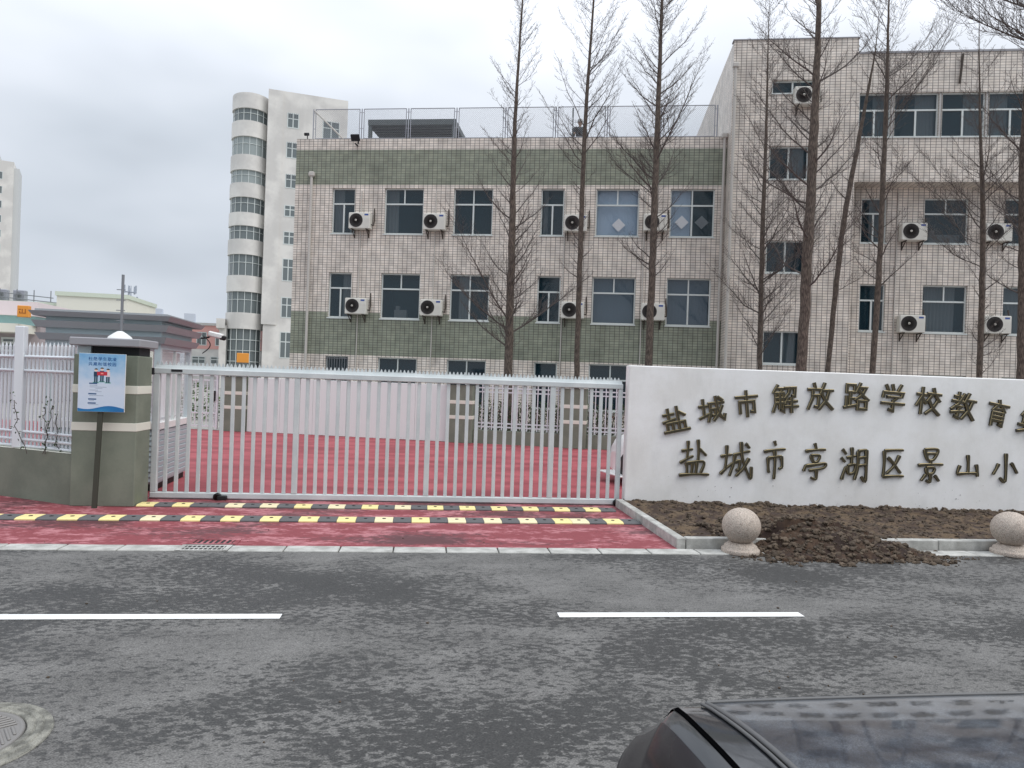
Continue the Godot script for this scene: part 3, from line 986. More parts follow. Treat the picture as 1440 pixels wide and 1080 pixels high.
# ---------------------------------------------------------------- things on the roof
func build_roof_things() -> void:
	var posts := [-8.22, -6.18, -4.24, -2.27, -0.30, 1.69, 3.70, 5.75, 7.86]
	var f := thing("roof_fence", "grey wire mesh fence panels along the flat roof edge of the left block", "fence", facade_point(0, 11.31, -0.12), FTURN)
	for k in posts.size():
		var st := MB.new()
		st.rod(Vector3(posts[k], 0, 0), Vector3(posts[k], 1.25, 0), 0.025, 8)
		put(st, "post", M.mesh_grey, f)
	for k in posts.size() - 1:
		var a: float = posts[k] + 0.09
		var b: float = posts[k + 1] - 0.09
		var fr := MB.new()
		for q in [[a, 0.05, b, 0.05], [a, 1.24, b, 1.24], [a, 0.05, a, 1.24], [b, 0.05, b, 1.24]]:
			fr.rod(Vector3(q[0], q[1], 0), Vector3(q[2], q[3], 0), 0.018, 6)
		for y in [0.45, 1.1]:
			fr.rod(Vector3(a - 0.09, y, 0), Vector3(a, y, 0), 0.012, 6)
			fr.rod(Vector3(b, y, 0), Vector3(b + 0.09, y, 0), 0.012, 6)
		var panel := put(fr, "panel_frame", M.mesh_grey, f)
		var wire := MB.new()
		var h := 1.19
		var span := b - a
		var step := 0.075
		var n := int((span + h) / step)
		for j in n:
			var o := j * step
			# wires leaning right, then left, clipped to the panel
			var p1 := Vector2(maxf(0.0, o - h), h - minf(o, h)) if false else Vector2(maxf(0.0, o - h), maxf(0.0, h - o))
			var p2 := Vector2(minf(o, span), h - maxf(0.0, o - span)) if false else Vector2(minf(o, span), minf(h, h - (o - span)) if o > span else h)
			if p1.distance_to(p2) > 0.02:
				wire.tube(PackedVector3Array([Vector3(a + p1.x, 0.05 + p1.y, 0.002), Vector3(a + p2.x, 0.05 + p2.y, 0.002)]), PackedFloat32Array([0.0035, 0.0035]), 3)
				wire.tube(PackedVector3Array([Vector3(b - p1.x, 0.05 + p1.y, -0.002), Vector3(b - p2.x, 0.05 + p2.y, -0.002)]), PackedFloat32Array([0.0035, 0.0035]), 3)
		tag(put(wire, "wire_mesh", M.mesh_grey, panel), "", "", "", "stuff")
	# slanting brace at the left end
	var br := MB.new()
	br.rod(Vector3(-8.2, 1.2, 0.0), Vector3(-6.9, 0.0, 0.1), 0.03, 8)
	put(br, "brace", M.pvc, f)
	# canopy
	var c := thing("roof_canopy", "dark grey steel canopy standing on the flat roof behind the mesh fence", "canopy", facade_point(-4.36, 10.5, -1.0), FTURN)
	var top := MB.new()
	top.ends(-1.86, 1.86, 1.72, 1.95, -4.2, 0.0)
	put(top, "canopy_roof", M.canopy, c)
	for k in 14:
		var st := MB.new()
		st.ends(-1.82, 1.82, 1.66, 1.718, -4.1 + k * 0.29, -4.0 + k * 0.29)
		put(st, "roof_slat", M.canopy, c)
	for x in [-1.78, 1.78]:
		for z in [-0.1, -4.1]:
			var st := MB.new()
			st.ends(x - 0.07, x + 0.07, 0.0, 1.72, z - 0.07, z + 0.07)
			put(st, "post", M.canopy, c)
	# floodlight
	var l := thing("floodlight", "dark square floodlight tilted down at the roof edge above the left windows", "floodlight", facade_point(-6.28, 11.2, 0.0), FTURN)
	var st2 := MB.new()
	st2.bevel(Vector3(0, 0.05, 0.3), Vector3(0.36, 0.26, 0.1), 0.02, Basis(Vector3.RIGHT, 0.55))
	for k in 6:
		st2.box(Vector3(-0.14 + k * 0.056, 0.09, 0.25), Vector3(0.012, 0.2, 0.05), Basis(Vector3.RIGHT, 0.55))
	put(st2, "lamp_housing", M.dark, l)
	var st3 := MB.new()
	st3.ends(-0.02, 0.02, -0.2, -0.16, 0.0, 0.3)
	st3.ends(0.1, 0.13, -0.18, 0.05, 0.2, 0.26)
	put(st3, "bracket", M.dark, l)
	# camera at the left corner of the roof
	var cc := thing("roof_camera", "small black camera on the left corner of the school roof", "security camera", facade_point(-8.45, 11.31, -0.1), FTURN)
	var b4 := MB.new()
	b4.rod(Vector3(0, 0, 0), Vector3(0, 0.16, 0), 0.02, 6)
	b4.bevel(Vector3(0, 0.2, 0.08), Vector3(0.12, 0.12, 0.3), 0.02, Basis(Vector3.RIGHT, 0.35))
	put(b4, "camera_body", M.dark, cc)
	build_person(facade_point(2.62, 10.5, -0.75))

func field_mesh(caps: Array, lo: Vector3, hi: Vector3, cell: float, blend: float) -> ArrayMesh:
	# surface nets over tapered capsules joined by a smooth minimum
	var nx := int((hi.x - lo.x) / cell) + 1
	var ny := int((hi.y - lo.y) / cell) + 1
	var nz := int((hi.z - lo.z) / cell) + 1
	var d := PackedFloat32Array()
	d.resize(nx * ny * nz)
	var sample := func(p: Vector3) -> float:
		var m := 9.0
		for q in caps:
			var ab: Vector3 = q[1] - q[0]
			var u := clampf((p - q[0]).dot(ab) / maxf(ab.length_squared(), 1e-9), 0.0, 1.0)
			var e: float = p.distance_to(q[0] + ab * u) - lerpf(q[2], q[3], u)
			var h := clampf(0.5 + 0.5 * (m - e) / blend, 0.0, 1.0)
			m = lerpf(m, e, h) - blend * h * (1.0 - h)
		return m
	for z in nz:
		for y in ny:
			for x in nx:
				d[(z * ny + y) * nx + x] = sample.call(lo + Vector3(x, y, z) * cell)
	var idx := {}
	var st := MB.new()
	var off := [0, 1, nx, nx + 1, nx * ny, nx * ny + 1, nx * ny + nx, nx * ny + nx + 1]
	for z in nz - 1:
		for y in ny - 1:
			for x in nx - 1:
				var k := (z * ny + y) * nx + x
				var s := Vector3.ZERO
				var cnt := 0
				for e in [[0, 1], [2, 3], [4, 5], [6, 7], [0, 2], [1, 3], [4, 6], [5, 7], [0, 4], [1, 5], [2, 6], [3, 7]]:
					var a := d[k + off[e[0]]]
					var b := d[k + off[e[1]]]
					if (a < 0.0) != (b < 0.0):
						var u := a / (a - b)
						var pa := Vector3(e[0] & 1, (e[0] >> 1) & 1, e[0] >> 2)
						var pb := Vector3(e[1] & 1, (e[1] >> 1) & 1, e[1] >> 2)
						s += pa.lerp(pb, u)
						cnt += 1
				if cnt:
					var p := lo + (Vector3(x, y, z) + s / cnt) * cell
					idx[k] = st.v.size()
					var g := Vector3(sample.call(p + Vector3(0.004, 0, 0)) - sample.call(p - Vector3(0.004, 0, 0)), sample.call(p + Vector3(0, 0.004, 0)) - sample.call(p - Vector3(0, 0.004, 0)), sample.call(p + Vector3(0, 0, 0.004)) - sample.call(p - Vector3(0, 0, 0.004)))
					st.v.append(p); st.n.append(g.normalized()); st.t.append(Vector2.ZERO)
	for z in range(1, nz - 1):
		for y in range(1, ny - 1):
			for x in range(1, nx - 1):
				var k := (z * ny + y) * nx + x
				for a in 3:
					var step: int = [1, nx, nx * ny][a]
					if (d[k] < 0.0) == (d[k + step] < 0.0): continue
					var u: int = [nx, nx * ny, 1][a]
					var w: int = [nx * ny, 1, nx][a]
					var q := [idx.get(k - u - w, -1), idx.get(k - w, -1), idx.get(k, -1), idx.get(k - u, -1)]
					if -1 in q: continue
					if d[k] < 0.0:
						st.i.append_array([q[0], q[2], q[1], q[0], q[3], q[2]])
					else:
						st.i.append_array([q[0], q[1], q[2], q[0], q[2], q[3]])
	return st.mesh()

func build_person(at: Vector3) -> void:
	var p := thing("person", "person in dark jacket and grey cap at the roof fence, looking down", "person", at, FTURN + 6)
	var skin := mat(lin(0.42, 0.28, 0.2), 0.6)
	var jacket := mat(lin(0.035, 0.04, 0.04), 0.85)
	var trousers := mat(lin(0.03, 0.03, 0.038), 0.85)
	var V := func(x: float, y: float, z: float) -> Vector3: return Vector3(x, y, z)
	# the body, one figure: legs, trunk, neck, head, arms and hands
	var caps := [
		[V.call(-0.1, 0.92, 0), V.call(-0.11, 0.5, 0.02), 0.085, 0.062], [V.call(-0.11, 0.5, 0.02), V.call(-0.11, 0.09, 0), 0.06, 0.045], [V.call(-0.11, 0.04, 0.0), V.call(-0.12, 0.03, 0.17), 0.04, 0.035],
		[V.call(0.1, 0.92, 0), V.call(0.11, 0.5, 0.02), 0.085, 0.062], [V.call(0.11, 0.5, 0.02), V.call(0.12, 0.09, 0), 0.06, 0.045], [V.call(0.12, 0.04, 0.0), V.call(0.13, 0.03, 0.17), 0.04, 0.035],
		[V.call(-0.06, 0.95, 0), V.call(0.06, 0.95, 0), 0.12, 0.12], [V.call(0, 1.0, 0), V.call(0, 1.3, 0.02), 0.125, 0.14], [V.call(-0.14, 1.38, 0.02), V.call(0.14, 1.38, 0.02), 0.085, 0.085],
		[V.call(0, 1.42, 0.02), V.call(0, 1.54, 0.04), 0.055, 0.052], [V.call(0, 1.62, 0.05), V.call(0, 1.67, 0.03), 0.088, 0.1], [V.call(0, 1.58, 0.1), V.call(0, 1.6, 0.1), 0.045, 0.05], [V.call(0, 1.61, 0.155), V.call(0, 1.63, 0.145), 0.014, 0.012],
		[V.call(-0.2, 1.38, 0.02), V.call(-0.27, 1.12, 0.06), 0.062, 0.05], [V.call(-0.27, 1.12, 0.06), V.call(-0.24, 1.1, 0.3), 0.048, 0.036], [V.call(-0.24, 1.1, 0.32), V.call(-0.23, 1.11, 0.38), 0.038, 0.034],
		[V.call(0.2, 1.38, 0.02), V.call(0.28, 1.12, 0.04), 0.062, 0.05], [V.call(0.28, 1.12, 0.04), V.call(0.2, 0.98, 0.22), 0.048, 0.036], [V.call(0.2, 0.97, 0.24), V.call(0.17, 0.95, 0.3), 0.036, 0.03]]
	put(field_mesh(caps, Vector3(-0.42, -0.04, -0.2), Vector3(0.42, 1.82, 0.46), 0.022, 0.035), "body", skin, p)
	var cl := [[V.call(-0.07, 0.86, 0), V.call(0.07, 0.86, 0), 0.135, 0.135], [V.call(0, 0.98, 0), V.call(0, 1.3, 0.02), 0.145, 0.16], [V.call(-0.14, 1.38, 0.02), V.call(0.14, 1.38, 0.02), 0.1, 0.1],
		[V.call(-0.2, 1.38, 0.02), V.call(-0.27, 1.12, 0.06), 0.078, 0.066], [V.call(-0.27, 1.12, 0.06), V.call(-0.24, 1.1, 0.28), 0.064, 0.052], [V.call(0.2, 1.38, 0.02), V.call(0.28, 1.12, 0.04), 0.078, 0.066], [V.call(0.28, 1.12, 0.04), V.call(0.21, 0.99, 0.2), 0.064, 0.052]]
	put(field_mesh(cl, Vector3(-0.44, 0.66, -0.24), Vector3(0.44, 1.56, 0.42), 0.024, 0.04), "jacket", jacket, p)
	var tr := [[V.call(-0.09, 0.9, 0), V.call(-0.11, 0.5, 0.02), 0.105, 0.08], [V.call(-0.11, 0.5, 0.02), V.call(-0.11, 0.1, 0), 0.078, 0.066], [V.call(0.09, 0.9, 0), V.call(0.11, 0.5, 0.02), 0.105, 0.08], [V.call(0.11, 0.5, 0.02), V.call(0.12, 0.1, 0), 0.078, 0.066]]
	put(field_mesh(tr, Vector3(-0.26, 0.0, -0.16), Vector3(0.27, 1.02, 0.18), 0.026, 0.03), "trousers", trousers, p)
	var cap := [[V.call(0, 1.69, 0.02), V.call(0, 1.7, 0.03), 0.115, 0.11], [V.call(-0.05, 1.67, 0.15), V.call(0.05, 1.67, 0.15), 0.02, 0.02], [V.call(0, 1.68, 0.08), V.call(0, 1.67, 0.17), 0.05, 0.02]]
	put(field_mesh(cap, Vector3(-0.16, 1.52, -0.14), Vector3(0.16, 1.84, 0.22), 0.02, 0.03), "cap", mat(lin(0.3, 0.3, 0.29), 0.9), p)
	var pole := thing("pole", "thin dark upright pole held by the person on the roof", "pole", at + Basis(Vector3.UP, deg_to_rad(FTURN)) * Vector3(-0.27, 0, 0.36), FTURN)
	var st := MB.new()
	st.rod(Vector3(0.02, 0.0, 0), Vector3(-0.01, 2.1, 0), 0.022, 8)
	st.rod(Vector3(-0.008, 1.75, 0), Vector3(-0.01, 2.1, 0), 0.03, 8)
	put(st, "shaft", M.canopy, pole)

# ---------------------------------------------------------------- far buildings
func slab_window(parent: Node, x0: float, y0: float, x1: float, y1: float, z: float, split := true, bars := false) -> void:
	var fr := MB.new()
	var b := 0.09
	fr.ends(x0, x1, y0, y0 + b, z - 0.1, z + 0.03)
	fr.ends(x0, x1, y1 - b, y1, z - 0.1, z + 0.03)
	fr.ends(x0, x0 + b, y0 + b, y1 - b, z - 0.1, z + 0.028)
	fr.ends(x1 - b, x1, y0 + b, y1 - b, z - 0.1, z + 0.028)
	if split:
		var xm := (x0 + x1) * 0.5
		fr.ends(xm - 0.05, xm + 0.05, y0 + b, y1 - b, z - 0.09, z + 0.02)
		fr.ends(x0 + b, x1 - b, lerpf(y0, y1, 0.62) - 0.05, lerpf(y0, y1, 0.62) + 0.05, z - 0.09, z + 0.022)
	var w := put(fr, "window", M.frame_white, parent)
	var g := MB.new()
	g.quad(Vector3(x0 + b, y0 + b, z + 0.006), Vector3(x1 - b, y0 + b, z + 0.006), Vector3(x1 - b, y1 - b, z + 0.006), Vector3(x0 + b, y1 - b, z + 0.006))
	put(g, "pane", M.far_glass, w)
	if bars:
		var st := MB.new()
		for k in 6:
			st.ends(lerpf(x0, x1, (k + 0.6) / 6.2), lerpf(x0, x1, (k + 0.6) / 6.2) + 0.03, lerpf(y0, y1, 0.62), y1, z + 0.05, z + 0.08)
		put(st, "window_guard", M.steel, w)

func build_far() -> void:
	# rounded white tower
	var t := thing("round_corner_tower", "tall pale tower block with a rounded bay of window bands, left of the school", "building", Vector3(-17.56, 0, -77.66), 11.7)
	var flat := MB.new()
	flat.ends(0.0, 8.0, 0, 31.7, -14, 0)
	put(flat, "wall", M.tower, t)
	var bay_c := Vector3(-1.9, 0, -2.2)
	var arc := func(r: float, y0: float, y1: float) -> MB:
		var lo := PackedVector3Array()
		var hi := PackedVector3Array()
		for k in 25:
			var a := deg_to_rad(-95.0 + k * 190.0 / 24.0)
			var p := bay_c + Vector3(sin(a) * r * 0.84, 0, cos(a) * r)
			lo.append(p + Vector3(0, y0, 0))
			hi.append(p + Vector3(0, y1, 0))
		var m := MB.new()
		m.grid([lo, hi], true)
		return m
	var bands := [[29.4, 28.1], [26.45, 24.55], [22.95, 21.6], [20.1, 18.5], [17.1, 15.7], [14.1, 11.9], [10.2, 8.0], [6.3, 0.6]]
	var y := 31.0
	for b in bands:
		var w: MB = arc.call(2.3, b[0], y)
		for q in [b[0], y]:
			var ring := PackedVector3Array()
			var cen := PackedVector3Array()
			for k in 25:
				var a := deg_to_rad(-95.0 + k * 190.0 / 24.0)
				ring.append(bay_c + Vector3(sin(a) * 2.3 * 0.84, q, cos(a) * 2.3))
				cen.append(bay_c + Vector3(0, q, -0.5))
			w.grid([ring, cen] if q == b[0] else [cen, ring], true)
		put(w, "bay_wall", M.tower, t)
		var g: MB = arc.call(2.1 if b[1] > 1.0 else 2.0, b[1], b[0])
		var band := put(g, "window_band", M.far_glass_pale if b[0] < 27 and b[0] > 22 else M.far_glass, t)
		var fr := MB.new()
		for k in 9:
			var a := deg_to_rad(-88.0 + k * 22.0)
			fr.box(bay_c + Vector3(sin(a) * 2.13 * 0.84, (b[0] + b[1]) * 0.5, cos(a) * 2.13), Vector3(0.06, b[0] - b[1], 0.06))
		for f in [0.62] if b[1] > 1.0 else [0.4, 0.6, 0.8]:
			var ring2 := PackedVector3Array()
			var rr := PackedFloat32Array()
			for k in 19:
				var a := deg_to_rad(-90.0 + k * 10.0)
				ring2.append(bay_c + Vector3(sin(a) * 2.13 * 0.84, lerpf(b[1], b[0], f), cos(a) * 2.13))
				rr.append(0.035)
			fr.tube(ring2, rr, 4)
		put(fr, "window_frame", M.frame_white, band)
		y = b[1]
	var edge := MB.new()
	edge.ends(-0.2, 1.3, 6.9, 31.66, 0.0, 0.14)
	put(edge, "corner_pier", M.tower, t)
	var base := MB.new()
	base.ends(-4.3, -3.6, 0, 6.6, -4, -0.9)
	base.ends(-4.6, -3.75, 6.3, 7.3, -4, -0.6)
	put(base, "side_wall", M.tower, t)
	for b in [[27.9, 29.5], [24.7, 26.4], [21.5, 23.0], [18.45, 19.7], [15.5, 16.9], [11.6, 14.0], [7.7, 9.9], [3.4, 6.2]]:
		slab_window(t, 1.75, b[0], 2.95, b[1], 0.0, true, b[0] > 20)
	slab_window(t, 5.4, 27.2, 7.2, 29.2, 0.0, true, true)
	# far left tower
	var l := thing("far_left_tower", "tall pale residential tower cut by the left edge of the view", "building", Vector3(-75.6, 0, -139.9), 24)
	var st := MB.new()
	st.ends(-22, -0.8, 0, 38.6, -14, 0.0)
	put(st, "wall", M.tower, l)
	var st2 := MB.new()
	st2.ends(-0.8, 0.0, 0, 37.6, -6, -0.4)
	st2.ends(-4.6, -3.0, 38.6, 39.6, -4, -0.2)
	put(st2, "corner_bay", mat(Color8(196, 198, 198), 0.8), l)
	for k in 11:
		slab_window(l, -3.3, 35.2 - k * 2.62, -2.4, 36.6 - k * 2.62, 0.0, false)
		slab_window(l, -9.6, 35.2 - k * 2.62, -8.0, 36.6 - k * 2.62, 0.0, true)
	# low cream block behind the guardhouse
	var c := thing("low_cream_block", "low cream building with flat roof seen over the guardhouse roof", "building", Vector3(-32.6, 0, -64.3), 4)
	var cs := MB.new()
	cs.ends(1.1, 6.6, 0, 8.0, -8, 0)
	cs.ends(-5.2, 1.1, 0, 7.0, -7, -0.5)
	put(cs, "wall", M.cream, c)
	var cc := MB.new()
	cc.ends(1.0, 6.7, 7.7, 8.05, -8.1, 0.12)
	cc.ends(-5.3, 1.0, 6.85, 7.1, -7.1, -0.4)
	put(cc, "coping", mat(Color8(206, 214, 198), 0.8), c)
	for x in [-3.6, -2.2]:
		var u := MB.new()
		u.bevel(Vector3(x, 7.6, -1.2), Vector3(0.9, 0.95, 0.6), 0.05)
		u.lathe([Vector2(0.36, 0), Vector2(0.36, 0.04), Vector2(0.0, 0.04)], 18, Vector3(x, 7.6, -0.9), Basis(Vector3.RIGHT, PI / 2))
		put(u, "roof_unit", M.mesh_grey, c)
	var rail := MB.new()
	rail.rod(Vector3(-5, 7.9, -0.6), Vector3(0.6, 7.5, -0.6), 0.04, 6)
	rail.rod(Vector3(-5, 7.5, -0.6), Vector3(1.0, 7.1, -0.6), 0.04, 6)
	for k in 5: rail.rod(Vector3(-4.8 + k * 1.3, 7.0, -0.6), Vector3(-4.8 + k * 1.3, 8.1, -0.6), 0.04, 6)
	put(rail, "roof_rail", M.steel, c)
	# shop row at the left edge
	var n := thing("left_shop_block", "low building with pinkish fascia, glass band and cream canopy at the left edge", "building", Vector3(-17.7, 0, -34.3), 3)
	var ns := MB.new()
	ns.ends(-14, 0.0, 0, 3.5, -7, -0.6)
	put(ns, "wall", mat(Color8(168, 158, 160), 0.8), n)
	var n1 := MB.new()
	n1.ends(-14, 0.1, 3.92, 4.55, -7, 0.0)
	put(n1, "fascia", mat(Color8(226, 214, 216), 0.8), n)
	var n2 := MB.new()
	n2.ends(-14, -0.1, 3.5, 3.92, -6.5, -0.3)
	put(n2, "glass_band", M.cyan, n)
	var n3 := MB.new()
	n3.ends(-14, -0.2, 3.12, 3.5, -1, 1.0)
	put(n3, "canopy", M.cream, n)
	for k in 6:
		slab_window(n, -1.6 - k * 2.0, 2.3, -0.5 - k * 2.0, 2.95, -0.59, true)
	var og := thing("orange_sign_box", "small orange box sign at the corner of the left low building", "sign", Vector3(-17.55, 3.75, -33.2), 3)
	var o1 := MB.new()
	o1.bevel(Vector3(0, 0.28, 0), Vector3(0.46, 0.5, 0.24), 0.02)
	put(o1, "sign_box", M.orange, og)
	var o2 := MB.new()
	for q in [[-0.12, 0.36, 0.1, 0.03], [-0.02, 0.3, 0.03, 0.16], [0.1, 0.3, 0.03, 0.16], [0.0, 0.2, 0.26, 0.03], [-0.12, 0.24, 0.03, 0.1]]:
		o2.box(Vector3(q[0], q[1], 0.124), Vector3(q[2], q[3], 0.006))
	put(o2, "sign_lettering", mat(Color8(150, 84, 30), 0.7), og)
	var yb := thing("orange_notice_box", "small bright orange box sign at the foot of the round tower", "sign", Vector3(-15.6, 2.4, -62.2), 8)
	var y1 := MB.new()
	y1.bevel(Vector3(0, 0.55, 0), Vector3(0.95, 0.8, 0.3), 0.03)
	put(y1, "sign_box", M.orange, yb)
	var y2 := MB.new()
	y2.rod(Vector3(0, -2.4, 0), Vector3(0, 0.2, 0), 0.06, 8)
	put(y2, "post", M.steel, yb)
	# salmon building between the guardhouse and the tower
	var p := thing("salmon_building", "salmon and white three storey building between guardhouse and round tower", "building", Vector3(-28.6, 0, -89), -4)
	var pw := MB.new()
	pw.ends(0, 9, 0, 4.4, -10, 0)
	put(pw, "wall", M.tower, p)
	var pt := MB.new()
	pt.ends(-0.05, 9.0, 4.4, 7.2, -10, 0.05)
	put(pt, "upper_storey", M.salmon, p)
	var pc := MB.new()
	pc.ends(-0.15, 9.1, 7.2, 7.5, -10, 0.2)
	put(pc, "coping", M.tower, p)
	for k in 3:
		slab_window(p, 0.9 + k * 2.2, 4.8, 2.1 + k * 2.2, 6.4, 0.05, true)
		slab_window(p, 0.4 + k * 2.2, 2.6, 2.0 + k * 2.2, 3.5, 0.0, true)
	# telecom mast
	var mast := thing("telecom_mast", "thin lattice telecom mast rising behind the low cream building", "mast", Vector3(-37.9, 0, -95), 0)
	var ms := MB.new()
	for k in 3:
		var a := TAU * k / 3
		ms.rod(Vector3(cos(a) * 0.45, 0, sin(a) * 0.45), Vector3(cos(a) * 0.16, 12.2, sin(a) * 0.16), 0.05, 5)
		for j in 12:
			var b2 := TAU * (k + 1) / 3
			var r0 := lerpf(0.35, 0.12, j / 12.0)
			ms.rod(Vector3(cos(a) * r0, j, sin(a) * r0), Vector3(cos(b2) * r0, j + 1.0, sin(b2) * r0), 0.02, 4)
	put(ms, "lattice", M.far_grey_dark, mast)
	var an := MB.new()
	for q in [[10.0, 1.1], [11.4, 0.9]]:
		for k in 4:
			var a := TAU * k / 4 + 0.3
			an.rod(Vector3(0, q[0], 0), Vector3(cos(a) * q[1], q[0], sin(a) * q[1]), 0.05, 4)
			an.box(Vector3(cos(a) * q[1], q[0] + 0.3, sin(a) * q[1]), Vector3(0.16, 1.0, 0.16))
	put(an, "antenna", M.far_grey_dark, mast)
	# high-rises, distance haze painted into their pale grey
	var hz := [["hazy_highrise", "pale hazy high-rise on the skyline above the salmon building", -135.0, -419.0, 13.0, 34.0, 5.0], ["hazy_highrise", "faint hazy block of flats low on the skyline above the guardhouse roof", -154.0, -425.0, 9.0, 36.5, 3.0]]
	for q in hz:
		var hh := thing(q[0], q[1], "building", Vector3(q[2], 0, q[3]), 12, "hazy blocks on the skyline")
		var hs := MB.new()
		hs.ends(-q[4] * 0.5, q[4] * 0.5, 0, q[5] - q[6], -8, 0)
		hs.ends(-q[4] * 0.2, q[4] * 0.22, q[5] - q[6], q[5], -7, -0.3)
		put(hs, "wall", M.haze_grey, hh)
		for k in 9:
			var hw := MB.new()
			hw.ends(-q[4] * 0.45, q[4] * 0.45, 3.0 + k * 3.0, 4.3 + k * 3.0, -0.1, 0.02)
			put(hw, "window_band", M.far_grey_dark, hh)

# ---------------------------------------------------------------- courtyard wall and fence
func build_court() -> void:
	var turn := -16.5
	var B := Basis(Vector3.UP, deg_to_rad(turn))
	var K := Vector3(0.588, 0, -19.554)
	var at := func(x: float, y: float, z: float) -> Vector3: return K + B * Vector3(x, y, z)
	# long pale board wall
	var p := thing("board_wall", "long pale pink smooth board wall at the back of the courtyard", "wall", at.call(-3.0, 0, 0), turn)
	for k in 6:
		var st := MB.new()
		st.bevel(Vector3(-2.5 + k * 1.005, 0.79, -0.03), Vector3(0.999, 1.56, 0.05), 0.004)
		put(st, "panel", M.panel_pink, p)
	# pillars
	var made: Node3D = null
	for q in [[-6.4, "olive fence pillar with white bands at the left end of the pink wall"], [0.33, "olive fence pillar with white bands at the right end of the pink wall"], [3.41, "olive fence pillar with white bands between two white fence bays"], [8.1, "olive fence pillar with white bands hidden behind the school sign wall"]]:
		if made == null:
			made = thing("fence_pillar", q[1], "pillar", Vector3.ZERO, turn, "olive pillars of the courtyard fence")
			var st := MB.new()
			st.bevel(Vector3(0, 0.79, -0.15), Vector3(0.7, 1.58, 0.6), 0.012)
			put(st, "shaft", M.olive, made)
			for y in [0.70, 1.11]:
				var b := MB.new()
				b.bevel(Vector3(0, y, -0.15), Vector3(0.708, 0.095, 0.608), 0.003)
				put(b, "white_band", M.band_white, made)
			var c := MB.new()
			c.bevel(Vector3(0, 1.66, -0.15), Vector3(0.8, 0.11, 0.7), 0.015)
			put(c, "pillar_cap", M.cap_grey, made)
			made.position = at.call(q[0], 0, 0)
		else:
			copy(made, "fence_pillar", q[1]).position = at.call(q[0], 0, 0)
	# fence bays on a low wall
	for q in [[0.69, 3.05, "white picket fence bay on low olive wall, between the two olive pillars"], [3.77, 7.74, "white picket fence bay on low olive wall, right of the last visible pillar"]]:
		var f := thing("court_fence", q[2], "fence", at.call(q[0], 0, 0), turn, "fence bays at the back of the courtyard")
		var wdt: float = q[1] - q[0]
		var w := MB.new()
		w.ends(0.0, wdt, 0, 0.36, -0.28, -0.02)
		put(w, "low_wall", M.olive, f)
		for y in [0.46, 0.56, 1.41, 1.52]:
			var r := MB.new()
			r.ends(0, wdt, y - 0.018, y + 0.018, -0.17, -0.13)
			put(r, "rail", M.fence_paint, f)
		var n := int(wdt / 0.135)
		for k in n:
			var b := MB.new()
			var x := (k + 0.5) * wdt / n
			b.ends(x - 0.013, x + 0.013, 0.38, 1.66, -0.128, -0.102)
			put(b, "picket", M.fence_paint, f)
	# hedge behind the fence
	var h := thing("clipped_hedge", "dark green and russet hedge behind the white courtyard fence", "hedge", at.call(0.5, 0, -0.9), turn)
	var leaf := MB.new()
	leaf.quad(Vector3(-0.03, 0, 0), Vector3(0.0, -0.012, 0.01), Vector3(0.035, 0, 0), Vector3(0.0, 0.014, 0.01))
	var mm := MultiMesh.new()
	mm.transform_format = MultiMesh.TRANSFORM_3D
	mm.use_colors = true
	mm.mesh = leaf.mesh()
	mm.instance_count = 9000
	for k in 9000:
		var y := rng.randf() * (1.1 + 0.12 * sin(k * 0.37))
		var bs := Basis.from_euler(Vector3(rng.randf() * TAU, rng.randf() * TAU, rng.randf() * TAU)).scaled(Vector3.ONE * (0.8 + rng.randf()))
		mm.set_instance_transform(k, Transform3D(bs, Vector3(rng.randf() * 7.2, y, -rng.randf() * 0.6)))
		var russet := rng.randf() < 0.22
		mm.set_instance_color(k, Color(0.13, 0.06, 0.045) if russet else Color(0.03 + rng.randf() * 0.03, 0.05 + rng.randf() * 0.05, 0.025))
	var mi := MultiMeshInstance3D.new()
	mi.multimesh = mm
	mi.material_override = M.leaf.duplicate()
	mi.material_override.albedo_color = Color.WHITE
	name_it(mi, "foliage", h)
	mi.set_meta("kind", "stuff")
	var stems := MB.new()
	for k in 60:
		var x := k * 0.12 + rng.randf() * 0.06
		stems.rod(Vector3(x, 0, -0.3), Vector3(x + (rng.randf() - 0.5) * 0.1, 0.95, -0.3 + (rng.randf() - 0.5) * 0.3), 0.012, 4)
	tag(put(stems, "stems", M.twig, h), "", "", "", "stuff")
	# open pedestrian gate left of the pink wall
	var g := thing("pedestrian_gate", "white barred pedestrian gate standing open beside the left olive pillar", "gate", at.call(-6.85, 0, 0.1), turn)
	var fr := MB.new()
	for x in [-1.45, -0.04]: fr.ends(x - 0.03, x + 0.03, 0.05, 1.62, -0.03, 0.03)
	for y in [0.12, 0.5, 1.45, 1.59]: fr.ends(-1.42, -0.07, y - 0.02, y + 0.02, -0.02, 0.02)
	put(fr, "gate_frame", M.fence_paint, g)
	for k in 11:
		var b := MB.new()
		var x := -1.34 + k * 0.122
		b.ends(x - 0.012, x + 0.012, 0.141, 1.43, -0.012, 0.012)
		put(b, "picket", M.fence_paint, g)
	var lk := MB.new()
	lk.bevel(Vector3(-0.12, 1.0, 0.05), Vector3(0.1, 0.3, 0.06), 0.01)
	put(lk, "gate_lock", M.black, g)
	# shrubs beyond the pedestrian gate
	var sh := thing("shrub_row", "pale green shrubs beyond the pedestrian gate", "shrub", Vector3(-8.6, 0, -26.5))
	var m2 := MultiMesh.new()
	m2.transform_format = MultiMesh.TRANSFORM_3D
	m2.use_colors = true
	m2.mesh = mm.mesh
	m2.instance_count = 2600
